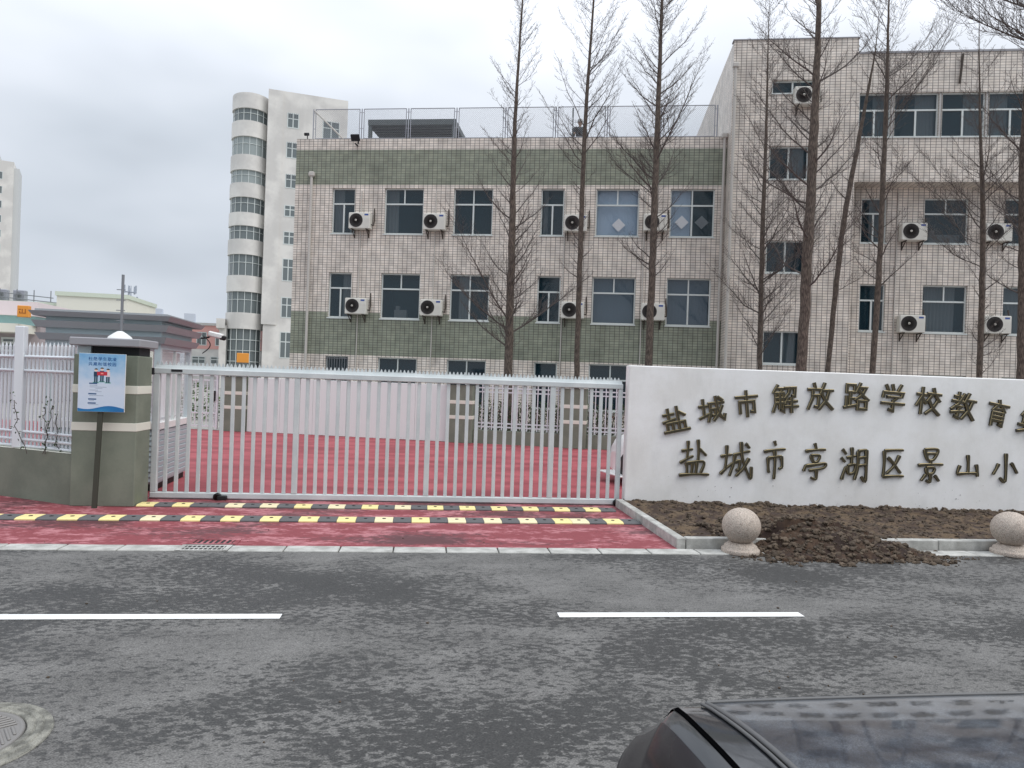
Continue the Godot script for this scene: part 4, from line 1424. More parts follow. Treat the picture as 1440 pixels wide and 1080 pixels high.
	for k in 2600:
		var d := Vector3(rng.randf() - 0.5, rng.randf(), rng.randf() - 0.5)
		var bump := 0.9 + 0.25 * sin(d.x * 17.0)
		m2.set_instance_transform(k, Transform3D(Basis.from_euler(Vector3(rng.randf() * TAU, rng.randf() * TAU, 0)).scaled(Vector3.ONE * (1.2 + rng.randf() * 1.4)), Vector3(d.x * 5.0, d.y * bump * 1.15, d.z)))
		m2.set_instance_color(k, Color(0.10 + rng.randf() * 0.06, 0.15 + rng.randf() * 0.08, 0.08))
	var mi2 := MultiMeshInstance3D.new()
	mi2.multimesh = m2
	mi2.material_override = mi.material_override
	name_it(mi2, "foliage", sh)
	mi2.set_meta("kind", "stuff")

# ---------------------------------------------------------------- guardhouse
func build_guardhouse() -> void:
	var g := thing("guardhouse", "small grey guardhouse with stepped louvred roof edge behind the gate pillar", "guardhouse", Vector3(-3.72, 0, -10.42), 3.0)
	var w := 1.47
	var d := 1.55
	var roof := MB.new()
	roof.ends(-w - 0.1, 0.1, 2.44, 2.47, -d - 0.1, 0.1)
	put(roof, "roof", M.grey_roof, g)
	for k in 3:
		var y0: float = [2.375, 2.225, 2.06][k]
		var y1: float = [2.44, 2.315, 2.15][k]
		var st := MB.new()
		var e: float = [0.16, 0.13, 0.10][k]
		# sloping face: proud at the top, drawn in below
		var a := [Vector3(-w - e, y1, e), Vector3(e, y1, e), Vector3(e, y1, -d - e), Vector3(-w - e, y1, -d - e)]
		var q := 0.045
		var b := [Vector3(-w - e + q, y0, e - q), Vector3(e - q, y0, e - q), Vector3(e - q, y0, -d - e + q), Vector3(-w - e + q, y0, -d - e + q)]
		for j in 4:
			st.quad(b[j], b[(j + 1) % 4], a[(j + 1) % 4], a[j])
		st.quad(a[0], a[1], a[2], a[3])
		st.quad(b[3], b[2], b[1], b[0])
		put(st, "roof_louvre", M.grey_roof, g)
	var core := MB.new()
	core.ends(-w, 0, 1.99, 2.44, -d, 0)
	put(core, "lintel", M.grey_wall, g)
	# posts, dado, sill
	for x in [-w + 0.04, -0.04]:
		for z in [-0.04, -d + 0.04]:
			var st := MB.new()
			st.ends(x - 0.04, x + 0.04, 0.1, 1.99, z - 0.04, z + 0.04)
			put(st, "corner_post", M.grey_wall, g)
	var dado := MB.new()
	dado.ends(-w + 0.02, -0.02, 0.1, 0.86, -d + 0.02, -0.02)
	put(dado, "lower_wall", M.grey_wall, g)
	var sill := MB.new()
	sill.ends(-w - 0.02, 0.03, 0.87, 0.96, -d - 0.02, 0.03)
	put(sill, "window_sill", M.white_paint, g)
	for k in 10:
		var y := 0.16 + k * 0.073
		var st := MB.new()
		st.box(Vector3(0.0, y, -d * 0.5), Vector3(0.014, 0.062, d - 0.1), Basis(Vector3.BACK, -0.22))
		put(st, "side_slat", M.grey_wall, g)
		var s2 := MB.new()
		s2.box(Vector3(-w * 0.5, y, 0.0), Vector3(w - 0.1, 0.062, 0.014), Basis(Vector3.RIGHT, -0.22))
		put(s2, "front_slat", M.grey_wall, g)
	for q in [[Vector3(-w + 0.08, 0.96, -0.03), Vector3(-w * 0.5 - 0.02, 0.96, -0.03)], [Vector3(-w * 0.5 + 0.02, 0.96, -0.03), Vector3(-0.08, 0.96, -0.03)], [Vector3(-0.03, 0.96, -0.08), Vector3(-0.03, 0.96, -d * 0.5 + 0.02)], [Vector3(-0.03, 0.96, -d * 0.5 - 0.02), Vector3(-0.03, 0.96, -d + 0.08)], [Vector3(-w + 0.03, 0.96, -d + 0.08), Vector3(-w + 0.03, 0.96, -0.08)], [Vector3(-0.08, 0.96, -d + 0.03), Vector3(-w + 0.08, 0.96, -d + 0.03)]]:
		var st := MB.new()
		st.quad(q[0], q[1], q[1] + Vector3(0, 1.03, 0), q[0] + Vector3(0, 1.03, 0))
		put(st, "pane", M.clear_glass, g)
	var mull := MB.new()
	mull.ends(-w * 0.5 - 0.02, -w * 0.5 + 0.02, 0.96, 1.99, -0.05, -0.01)
	mull.ends(-0.05, -0.01, 0.96, 1.99, -d * 0.5 - 0.02, -d * 0.5 + 0.02)
	put(mull, "mullion", M.frame_white, g)
	var cloth_or_reflection := MB.new()
	var lo := PackedVector3Array()
	var hi := PackedVector3Array()
	for k in 40:
		var z := -0.12 - k * 0.033
		lo.append(Vector3(-0.14 + sin(k * 1.7) * 0.02, 1.0, z))
		hi.append(Vector3(-0.13, 1.97, z))
	cloth_or_reflection.grid([lo, hi])
	put(cloth_or_reflection, "curtain", M.sticker, g)
	var bin := MB.new()
	bin.ends(-w + 0.05, -0.05, 0.0, 0.1, -d + 0.05, -0.05)
	put(bin, "plinth", M.black, g)
	# camera on the guardhouse corner
	var c := thing("security_camera", "white bullet security camera with looping black cable at guardhouse roof corner", "security camera", Vector3(-3.62, 2.16, -12.15), 0)
	var arm := MB.new()
	arm.tube(PackedVector3Array([Vector3(-0.1, 0.08, 0), Vector3(0.02, 0.1, 0), Vector3(0.08, 0.16, 0)]), PackedFloat32Array([0.015, 0.015, 0.015]), 6)
	put(arm, "bracket", M.dark, c)
	var body := MB.new()
	body.bevel(Vector3(0.14, 0.14, 0.02), Vector3(0.24, 0.09, 0.09), 0.02, Basis(Vector3.BACK, -0.2))
	put(body, "camera_body", M.white_paint, c)
	var lens := MB.new()
	lens.bevel(Vector3(0.25, 0.1, 0.02), Vector3(0.1, 0.08, 0.08), 0.02, Basis(Vector3.BACK, -0.2))
	put(lens, "lens_hood", M.black, c)
	var cab := PackedVector3Array()
	var rr := PackedFloat32Array()
	for k in 13:
		var a := PI * k / 12.0
		cab.append(Vector3(-0.06 + sin(a) * 0.12, 0.12 - k * 0.024, 0.03))
		rr.append(0.008)
	var cb := MB.new()
	cb.tube(cab, rr, 6)
	put(cb, "cable", M.black, c)

# ---------------------------------------------------------------- gate pillar, low wall, left fence, poster
func build_left_wall() -> void:
	var p := thing("gate_pillar", "thick olive gate pillar with two white bands and grey slab cap", "pillar", Vector3(-3.92, 0, -9.44))
	var sh := MB.new()
	sh.bevel(Vector3(0, 0.93, 0), Vector3(0.75, 1.86, 0.44), 0.012)
	put(sh, "shaft", M.olive, p)
	for y in [0.98, 1.44]:
		var b := MB.new()
		b.bevel(Vector3(0, y, 0), Vector3(0.757, 0.1, 0.447), 0.003)
		put(b, "white_band", M.band_white, p)
	var nk := MB.new()
	nk.ends(-0.2, 0.35, 1.86, 1.962, -0.2, 0.14)
	put(nk, "void_shade", M.dark, p)  # dark box painting the shade of the open slot below the cap
	var nk2 := MB.new()
	nk2.ends(-0.36, -0.21, 1.86, 1.961, -0.1, 0.16)
	put(nk2, "cap_support", M.grey_wall, p)
	var cap := MB.new()
	cap.bevel(Vector3(0.0, 2.015, -0.02), Vector3(0.82, 0.1, 0.6), 0.012)
	put(cap, "pillar_cap", M.cap_grey, p)
	var d := thing("dome_lamp", "white dome lamp on top of the olive gate pillar", "lamp", Vector3(-3.86, 2.066, -9.44))
	var dm := MB.new()
	dm.lathe([Vector2(0.145, 0.0), Vector2(0.13, 0.03), Vector2(0.07, 0.075), Vector2(0.03, 0.1), Vector2(0.0, 0.105)], 24)
	put(dm, "lamp_shade", M.white_paint, d)
	var an := thing("antenna_pole", "thin grey antenna pole with short crossbars above the gate pillar", "antenna", Vector3(-3.86, 2.16, -9.47))
	var ap := MB.new()
	ap.rod(Vector3(0, 0.0, 0), Vector3(0.0, 0.72, 0), 0.018, 8)
	put(ap, "pole", M.steel, an)
	for k in 4:
		var cr := MB.new()
		cr.rod(Vector3(-0.07, 0.14 + k * 0.13, 0), Vector3(0.035, 0.14 + k * 0.13, 0), 0.006, 5)
		put(cr, "crossbar", M.steel, an)
	# curved low wall
	var line := Curve3D.new()
	var pts := [Vector3(-4.2, 0, -9.24), Vector3(-4.45, 0, -9.34), Vector3(-4.72, 0, -9.5), Vector3(-5.46, 0, -9.9), Vector3(-6.6, 0, -10.5), Vector3(-8.6, 0, -11.5)]
	for k in pts.size():
		var tn: Vector3 = (pts[mini(k + 1, pts.size() - 1)] - pts[maxi(k - 1, 0)]) * 0.18
		line.add_point(pts[k], -tn, tn)
	var len := line.get_baked_length()
	var w := thing("low_wall", "low curved olive wall running left from the gate pillar", "wall", Vector3.ZERO)
	var rows := [PackedVector3Array(), PackedVector3Array(), PackedVector3Array(), PackedVector3Array()]
	var mid := []
	for k in 49:
		var o := len * k / 48.0
		var a := line.sample_baked(o)
		var tn := (line.sample_baked(minf(o + 0.05, len)) - line.sample_baked(maxf(o - 0.05, 0.0))).normalized()
		var nn := Vector3(-tn.z, 0, tn.x)
		if nn.z < 0: nn = -nn
		rows[0].append(a)
		rows[1].append(a + Vector3(0, 0.63, 0))
		rows[2].append(a + Vector3(0, 0.63, 0) - nn * 0.22)
		rows[3].append(a - nn * 0.22)
	var wm := MB.new()
	for k in 3: wm.grid([rows[k], rows[k + 1]])
	put(wm, "wall_body", M.olive, w)
	var cp := MB.new()
	var lift := Vector3(0, 0.004, 0)
	var r1 := PackedVector3Array()
	var r2 := PackedVector3Array()
	for k in 49:
		r1.append(rows[1][k] + lift)
		r2.append(rows[1][k].lerp(rows[2][k], 0.8) + lift)
	cp.grid([r1, r2])
	put(cp, "wall_top", M.band_white, w)
	# white fence on the wall
	var f := thing("wall_fence", "white spiked picket fence with double rails on the low olive wall", "fence", Vector3.ZERO)
	var on := func(o: float, y: float) -> Vector3:
		var a := line.sample_baked(o)
		var tn := (line.sample_baked(minf(o + 0.05, len)) - line.sample_baked(maxf(o - 0.05, 0.0))).normalized()
		var nn := Vector3(-tn.z, 0, tn.x)
		if nn.z < 0: nn = -nn
		return a - nn * 0.08 + Vector3(0, y, 0)
	for y in [0.66, 0.745, 0.845, 1.63, 1.81]:
		var rp := PackedVector3Array()
		var rq := PackedFloat32Array()
		for k in 25:
			rp.append(on.call(0.08 + (len - 0.08) * k / 24.0, y))
			rq.append(0.02)
		var rm := MB.new()
		rm.tube(rp, rq, 4)
		put(rm, "rail", M.fence_paint, f)
	var pk := MB.new()
	pk.box(Vector3(0, 0.66, 0), Vector3(0.024, 1.3, 0.024))
	for k in 4:
		var a := [Vector3(-0.012, 1.31, 0.012), Vector3(0.012, 1.31, 0.012), Vector3(0.012, 1.31, -0.012), Vector3(-0.012, 1.31, -0.012)]
		pk.tri(a[k], a[(k + 1) % 4], Vector3(0, 1.37, 0))
	var pm := pk.mesh()
	var o := 0.1
	while o < len - 0.05:
		if absf(o - 1.2) > 0.06:
			var b := put(pm, "picket", M.fence_paint, f)
			b.position = on.call(o, 0.635) + Vector3(0, 0, -0.03)
		o += 0.075
	for q in [1.2, 3.3]:
		var st := MB.new()
		st.bevel(on.call(q, 1.42) + Vector3(0, 0, 0.02), Vector3(0.11, 1.56, 0.11), 0.008)
		put(st, "fence_post", M.fence_paint, f)
	# vine
	var v := thing("climbing_vine", "thin dark leafy vine straggling over the white fence left of the pillar", "vine", on.call(0.5, 0.6))
	var vs := MB.new()
	var leaves := MB.new()
	for k in 5:
		var pp := PackedVector3Array()
		var rr := PackedFloat32Array()
		var c := Vector3(-0.1 + k * 0.09 - 0.3 * (k % 2), 0.0, 0.06)
		for j in 9:
			pp.append(c)
			rr.append(0.005)
			c += Vector3((rng.randf() - 0.6) * 0.09, 0.03 + rng.randf() * 0.07, (rng.randf() - 0.5) * 0.03)
			for q in 3:
				var e := c + Vector3(rng.randf() - 0.5, rng.randf() - 0.5, rng.randf() * 0.5) * 0.07
				var bs := Basis.from_euler(Vector3(rng.randf() * 3, rng.randf() * 3, rng.randf() * 3))
				leaves.quad(e + bs * Vector3(-0.02, 0, 0), e + bs * Vector3(0, -0.01, 0), e + bs * Vector3(0.022, 0, 0), e + bs * Vector3(0, 0.011, 0))
		vs.tube(pp, rr, 4)
	put(vs, "stem", M.twig, v)
	tag(put(leaves, "leaves", mat(lin(0.05, 0.08, 0.04), 0.7), v), "", "", "", "stuff")
	# poster board on a post
	var b := thing("poster_board", "pale blue school notice board with three printed children on a dark post", "sign", Vector3(-3.93, 0, -9.1), 1.0)
	var post := MB.new()
	post.box(Vector3(0.0, 0.68, 0.0), Vector3(0.055, 1.36, 0.03), Basis(Vector3.BACK, -0.03))
	put(post, "post", M.dark_olive, b)
	var bd := MB.new()
	bd.bevel(Vector3(0.03, 1.52, 0.024), Vector3(0.53, 0.7, 0.014), 0.002, Basis(Vector3.BACK, 0.0))
	put(bd, "board", M.white_paint, b)
	var face := MB.new()
	var z := 0.0325
	face.quad(Vector3(-0.232, 1.172, z), Vector3(0.292, 1.172, z), Vector3(0.292, 1.868, z), Vector3(-0.232, 1.868, z), [Vector2(0, 1), Vector2(1, 1), Vector2(1, 0), Vector2(0, 0)])
	var pmat := mat(Color.WHITE, 0.45)
	pmat.albedo_texture = poster_texture()
	put(face, "printed_sheet", pmat, b)

const POSTER_GLYPH := {
	"du": "4 28 42 28;23 4 23 97;22 32 4 68;25 40 40 56;54 38 94 38;74 12 74 88;48 90 98 90",
	"jue": "26 4 8 34 30 32;32 22 6 62 36 58;4 88 38 80;60 4 46 30;58 18 82 18 72 32;50 36 88 36 88 60;50 36 50 92 92 92 94 78;50 60 88 60;69 36 69 60",
	"sheng": "30 6 10 44;22 26 88 26;50 4 50 92;16 56 84 56;6 93 95 93",
	"qi": "4 16 50 16;14 4 14 68;40 4 40 68;14 34 40 34;14 50 40 50;2 68 54 68;18 76 6 94;36 76 48 92;66 6 54 34;60 26 94 26 88 40;74 34 72 60 50 95;74 58 96 95",
	"ling": "6 20 18 34;4 84 22 56;40 18 88 18;64 4 64 34;32 36 96 36;50 40 38 52;76 40 92 52;56 52 38 72;48 60 84 60 70 78 36 96;50 72 94 96",
	"gong": "12 26 88 26;34 6 34 58;66 6 66 58;4 58 96 58;36 68 12 94;64 68 90 94",
	"jian": "8 16 32 16 16 44 34 44 4 92;12 60 40 84 97 92;44 14 82 14 82 42;38 28 92 28;44 42 82 42;44 56 84 56;38 70 92 70;62 4 62 84",
	"he": "40 6 8 16;4 36 50 36;27 14 27 96;26 40 4 70;28 42 48 60;60 24 60 84;60 24 94 24 94 84;60 78 94 78",
	"xie": "10 8 22 20;4 36 22 36 20 84 34 70;42 8 42 42 60 36;44 24 60 24;90 10 66 22;68 6 68 40 94 40 94 30;66 46 58 56;46 58 46 96;46 58 90 58 90 96;46 76 90 76;46 94 90 94",
	"yuan": "8 6 8 96;8 6 92 6 92 96;8 93 92 93;30 26 70 26;22 44 78 44;42 44 38 62 24 76;58 44 58 70 76 72 76 62",
}

func brush_line(im: Image, a: Vector2, b: Vector2, r: float, col: Color) -> void:
	var n := maxi(1, int(a.distance_to(b) * 1.5))
	for k in n + 1:
		var p := a.lerp(b, float(k) / n)
		im.fill_rect(Rect2i(int(p.x - r), int(p.y - r), maxi(1, int(2 * r)), maxi(1, int(2 * r))), col)

func poster_texture() -> ImageTexture:
	var w := 528
	var h := 700
	var im := Image.create(w, h, false, Image.FORMAT_RGB8)
	var wash := noise(0.006, 91, 3)
	for y in h:
		for x in w:
			var g := clampf(absf(y - 420.0) / 420.0 + wash.get_noise_2d(x, y) * 0.25, 0, 1)
			im.set_pixel(x, y, Color8(206, 216, 230).lerp(Color8(110, 168, 212), pow(g, 1.3) * (0.9 if y < 420 else 0.15)))
	var navy := Color8(30, 84, 140)
	var rows := [["du", "jue", "xue", "sheng", "qi", "ling"], ["gong", "jian", "he", "xie", "xiao", "yuan"]]
	for r in 2:
		for k in 6:
			var o := Vector2(108 + k * 54, 40 + r * 62)
			var key: String = rows[r][k]
			var src: String = POSTER_GLYPH[key] if POSTER_GLYPH.has(key) else GLYPH[key]
			for s in src.split(";"):
				var q: PackedStringArray = s.split(" ")
				for j in q.size() / 2 - 1:
					brush_line(im, o + Vector2(float(q[2 * j]), float(q[2 * j + 1])) * 0.46, o + Vector2(float(q[2 * j + 2]), float(q[2 * j + 3])) * 0.46, 2.6, navy)
	# three printed children holding a red sheet
	for k in 3:
		var x := 196 + k * 68
		var y := 162 + (0 if k == 1 else 12)
		im.fill_rect(Rect2i(x - 34, y + 168, 68, 14), Color8(96, 160, 150))
		im.fill_rect(Rect2i(x - 20, y + 96, 18, 80), Color8(20, 62, 78))
		im.fill_rect(Rect2i(x + 3, y + 96, 18, 80), Color8(20, 62, 78))
		im.fill_rect(Rect2i(x - 25, y + 44, 50, 58), Color8(24, 58, 84) if k != 2 else Color8(226, 208, 210))
		for yy in 44:
			for xx in 44:
				if Vector2(xx - 22, yy - 22).length() < 20: im.set_pixel(x - 22 + xx, y + yy, Color8(24, 28, 34) if yy < 19 else Color8(240, 206, 186))
	im.fill_rect(Rect2i(208, 216, 116, 46), Color8(196, 44, 60))
	im.fill_rect(Rect2i(250, 230, 30, 16), Color8(236, 150, 140))
	# paragraphs of small print
	var lines := [[122, 352, 92, 16, 1], [130, 380, 84, 6, 0], [130, 400, 190, 6, 0], [196, 416, 80, 5, 0], [130, 438, 96, 6, 0], [196, 456, 66, 5, 0], [116, 478, 92, 16, 1], [130, 504, 156, 6, 0], [116, 542, 92, 16, 1], [130, 566, 56, 6, 0], [112, 590, 92, 16, 1], [124, 614, 112, 5, 0]]
	for l in lines:
		if l[4]:
			im.fill_rect(Rect2i(l[0], l[1], l[2], l[3]), Color8(44, 84, 128))
		else:
			var x: int = l[0]
			while x < l[0] + l[2]:
				im.fill_rect(Rect2i(x, l[1], 5, l[3]), Color8(92, 110, 134))
				x += 8
	for y in range(600, h):
		for x in w:
			var e := 650.0 + sin(x * 0.012 + 0.4) * 22.0
			if y > e: im.set_pixel(x, y, Color8(28, 108, 168).lerp(Color8(60, 150, 196), clampf((y - e) / 60.0, 0, 1) * (0.5 + 0.5 * sin(x * 0.01))))
	return ImageTexture.create_from_image(im)

# ---------------------------------------------------------------- sliding gate
func build_gate() -> void:
	var g := thing("sliding_gate", "long grey steel sliding gate of upright bars with a spiked top rail", "gate", Vector3(0, 0, -9.85))
	var x0 := -3.586
	var x1 := 2.74
	var top := MB.new()
	top.bevel(Vector3((x0 + x1) * 0.5, 1.69, 0), Vector3(x1 - x0, 0.075, 0.08), 0.008)
	put(top, "top_rail", M.gate, g)
	var lip := MB.new()
	lip.box(Vector3((x0 + x1) * 0.5, 1.743, -0.02), Vector3(x1 - x0 - 0.01, 0.05, 0.012), Basis(Vector3.RIGHT, -0.35))
	put(lip, "top_plate", M.gate, g)
	var bot := MB.new()
	bot.bevel(Vector3((x0 + x1) * 0.5, 0.056, 0), Vector3(x1 - x0, 0.075, 0.08), 0.008)
	put(bot, "bottom_rail", M.gate, g)
	for q in [[x0 + 0.04, 0.08], [-1.747, 0.072], [0.013, 0.072], [1.738, 0.072], [x1 - 0.03, 0.06]]:
		var st := MB.new()
		st.bevel(Vector3(q[0], 0.873, 0.0), Vector3(q[1], 1.556, 0.066), 0.006)
		put(st, "upright", M.gate, g)
	var bar := MB.new()
	bar.bevel(Vector3(0, 0.873, 0), Vector3(0.048, 1.558, 0.03), 0.004)
	var bm := bar.mesh()
	for seg in [[-3.546, -1.747, 13], [-1.747, 0.013, 13], [0.013, 1.738, 13], [1.738, 2.71, 7]]:
		for k in range(1, seg[2]):
			put(bm, "bar", M.gate, g).position.x = lerpf(seg[0], seg[1], float(k) / seg[2])
	# spikes along the top: small pressed points
	var sp := MB.new()
	var w := 0.048
	sp.quad(Vector3(-w * 0.5, 0, 0.004), Vector3(w * 0.5, 0, 0.004), Vector3(w * 0.12, 0.055, 0.002), Vector3(-w * 0.12, 0.055, 0.002))
	sp.quad(Vector3(w * 0.5, 0, -0.004), Vector3(-w * 0.5, 0, -0.004), Vector3(-w * 0.12, 0.055, -0.002), Vector3(w * 0.12, 0.055, -0.002))
	sp.quad(Vector3(w * 0.5, 0, 0.004), Vector3(w * 0.5, 0, -0.004), Vector3(w * 0.12, 0.055, -0.002), Vector3(w * 0.12, 0.055, 0.002))
	sp.quad(Vector3(-w * 0.5, 0, -0.004), Vector3(-w * 0.5, 0, 0.004), Vector3(-w * 0.12, 0.055, 0.002), Vector3(-w * 0.12, 0.055, -0.002))
	sp.quad(Vector3(-w * 0.12, 0.055, 0.002), Vector3(w * 0.12, 0.055, 0.002), Vector3(w * 0.12, 0.055, -0.002), Vector3(-w * 0.12, 0.055, -0.002))
	var sm := sp.mesh()
	var n := int((x1 - x0) / 0.052)
	for k in n:
		var s := put(sm, "spike", M.gate, g)
		s.position = Vector3(x0 + 0.03 + k * 0.052, 1.758, -0.028)
		s.rotation.x = 0.12 * sin(k * 2.1)
	var lb := MB.new()
	lb.ends(-3.36, -3.22, 1.683, 1.712, 0.0405, 0.046)
	put(lb, "label_plate", M.dark, g)
	var catch := MB.new()
	catch.bevel(Vector3(-3.60, 1.68, 0.0), Vector3(0.06, 0.09, 0.11), 0.008)
	catch.ends(-3.65, -3.6, 1.66, 1.7, -0.01, 0.03)
	put(catch, "gate_catch", M.dark, g)
	for q in [-2.72, 2.69]:
		var wh := MB.new()
		wh.lathe([Vector2(0.0, -0.02), Vector2(0.05, -0.02), Vector2(0.05, 0.02), Vector2(0.0, 0.02)], 18, Vector3(q, 0.05, 0.07), Basis(Vector3.RIGHT, PI / 2))
		wh.bevel(Vector3(q + 0.06, 0.035, 0.06), Vector3(0.12, 0.06, 0.07), 0.01)
		put(wh, "wheel", M.black, g)
	var rail := thing("gate_track", "thin steel floor track under the sliding gate", "track", Vector3(0, 0, -9.85))
	var tr := MB.new()
	tr.ends(-3.6, 2.75, 0.0045, 0.016, -0.02, 0.02)
	put(tr, "track_bar", M.steel, rail)

# ---------------------------------------------------------------- sign wall with bronze letters
func build_sign_wall() -> void:
	var w := thing("sign_wall", "white school sign wall with two rows of dark bronze letters", "sign", Vector3(2.786, 0, -9.708), -4.5)
	var st := MB.new()
	st.bevel(Vector3(3.6, 0.98, -0.11), Vector3(7.2, 2.03, 0.22), 0.012)
	put(st, "wall_slab", M.sign_white, w)
	var top := [["salt", 0.671, 1.257, 0.37, 0.37, 13], ["city", 1.188, 1.417, 0.38, 0.375, 9], ["town", 1.68, 1.512, 0.335, 0.375, 6.5], ["jie", 2.222, 1.601, 0.36, 0.395, 3.5], ["fang", 2.728, 1.649, 0.36, 0.385, 1.0], ["lu", 3.248, 1.667, 0.35, 0.385, -1.5], ["xue", 3.777, 1.66, 0.345, 0.395, -3], ["xiao", 4.292, 1.637, 0.345, 0.38, -5.5], ["jiao", 4.802, 1.583, 0.34, 0.38, -8], ["yu", 5.315, 1.50, 0.30, 0.375, -10], ["ji", 5.80, 1.39, 0.34, 0.37, -12.5], ["tuan", 6.28, 1.25, 0.34, 0.36, -15]]
	for c in top:
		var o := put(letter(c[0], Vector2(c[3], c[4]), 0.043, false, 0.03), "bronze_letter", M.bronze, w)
		o.position = Vector3(c[1], c[2], 0.004)
		o.rotation_degrees.z = c[5]
	var low := [["salt2", 0.962, 0.732, 0.44, 0.53], ["city2", 1.556, 0.714, 0.46, 0.54], ["town2", 2.102, 0.732, 0.33, 0.56], ["ting", 2.684, 0.728, 0.37, 0.54], ["hu", 3.25, 0.715, 0.39, 0.50], ["qu", 3.815, 0.734, 0.32, 0.42], ["jing", 4.357, 0.72, 0.37, 0.49], ["shan", 4.901, 0.737, 0.37, 0.33], ["small", 5.443, 0.726, 0.40, 0.43], ["xue2", 6.0, 0.72, 0.40, 0.48]]
	for c in low:
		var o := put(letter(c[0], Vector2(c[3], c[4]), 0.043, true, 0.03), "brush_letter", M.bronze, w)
		o.position = Vector3(c[1], c[2], 0.004)

# ---------------------------------------------------------------- planting bed
func bed_height(x: float, z: float, f: FastNoiseLite, g: FastNoiseLite) -> float:
	var back := clampf((-7.35 - z) / 2.3, 0.0, 1.0)
	return 0.055 + back * 0.03 + f.get_noise_2d(x, z) * 0.045 + absf(g.get_noise_2d(x, z)) * 0.05

func heap_height(x: float, z: float, f: FastNoiseLite, g: FastNoiseLite) -> float:
	var a := exp(-pow((x - 4.15) / 0.52, 2) - pow((z + 7.28) / 0.36, 2)) * 0.25
	var b := exp(-pow((x - 4.85) / 0.5, 2) - pow((z + 7.08) / 0.25, 2)) * 0.15
	var c := exp(-pow((x - 4.0) / 0.8, 2) - pow((z + 7.8) / 0.6, 2)) * 0.10
	return a + b + c - 0.035 + f.get_noise_2d(x, z) * 0.05 + g.get_noise_2d(x * 1.3, z * 1.3) * 0.035

func clods(parent: Node, spots: Array) -> void:
	# irregular lumps of earth
	var lump := MB.new()
	var rows := []
	for a in 5:
		var r := PackedVector3Array()
		for b in 8:
			var th := PI * a / 4.0
			var ph := TAU * b / 7.0
			var k := 1.0 + 0.3 * sin(a * 2.7 + (b % 7) * 1.9)
			r.append(Vector3(sin(th) * cos(ph), cos(th) * 0.8, -sin(th) * sin(ph)) * k)
		rows.append(r)
	lump.grid(rows, true)
	var mm := MultiMesh.new()
	mm.transform_format = MultiMesh.TRANSFORM_3D
	mm.use_colors = true
	mm.mesh = lump.mesh()
	mm.instance_count = spots.size()
	for k in spots.size():
		var s: float = spots[k][1]
		mm.set_instance_transform(k, Transform3D(Basis.from_euler(Vector3(rng.randf() * TAU, rng.randf() * TAU, rng.randf() * TAU)).scaled(Vector3(s, s * 0.7, s * 0.85)), spots[k][0]))
		var v := 0.6 + rng.randf() * 0.8
		mm.set_instance_color(k, Color(0.085 * v, 0.062 * v, 0.043 * v))
	var mi := MultiMeshInstance3D.new()
	mi.multimesh = mm
	var m := mat(Color.WHITE, 0.95)
	m.vertex_color_use_as_albedo = true
	mi.material_override = m
	name_it(mi, "soil_clods", parent)
	mi.set_meta("kind", "stuff")

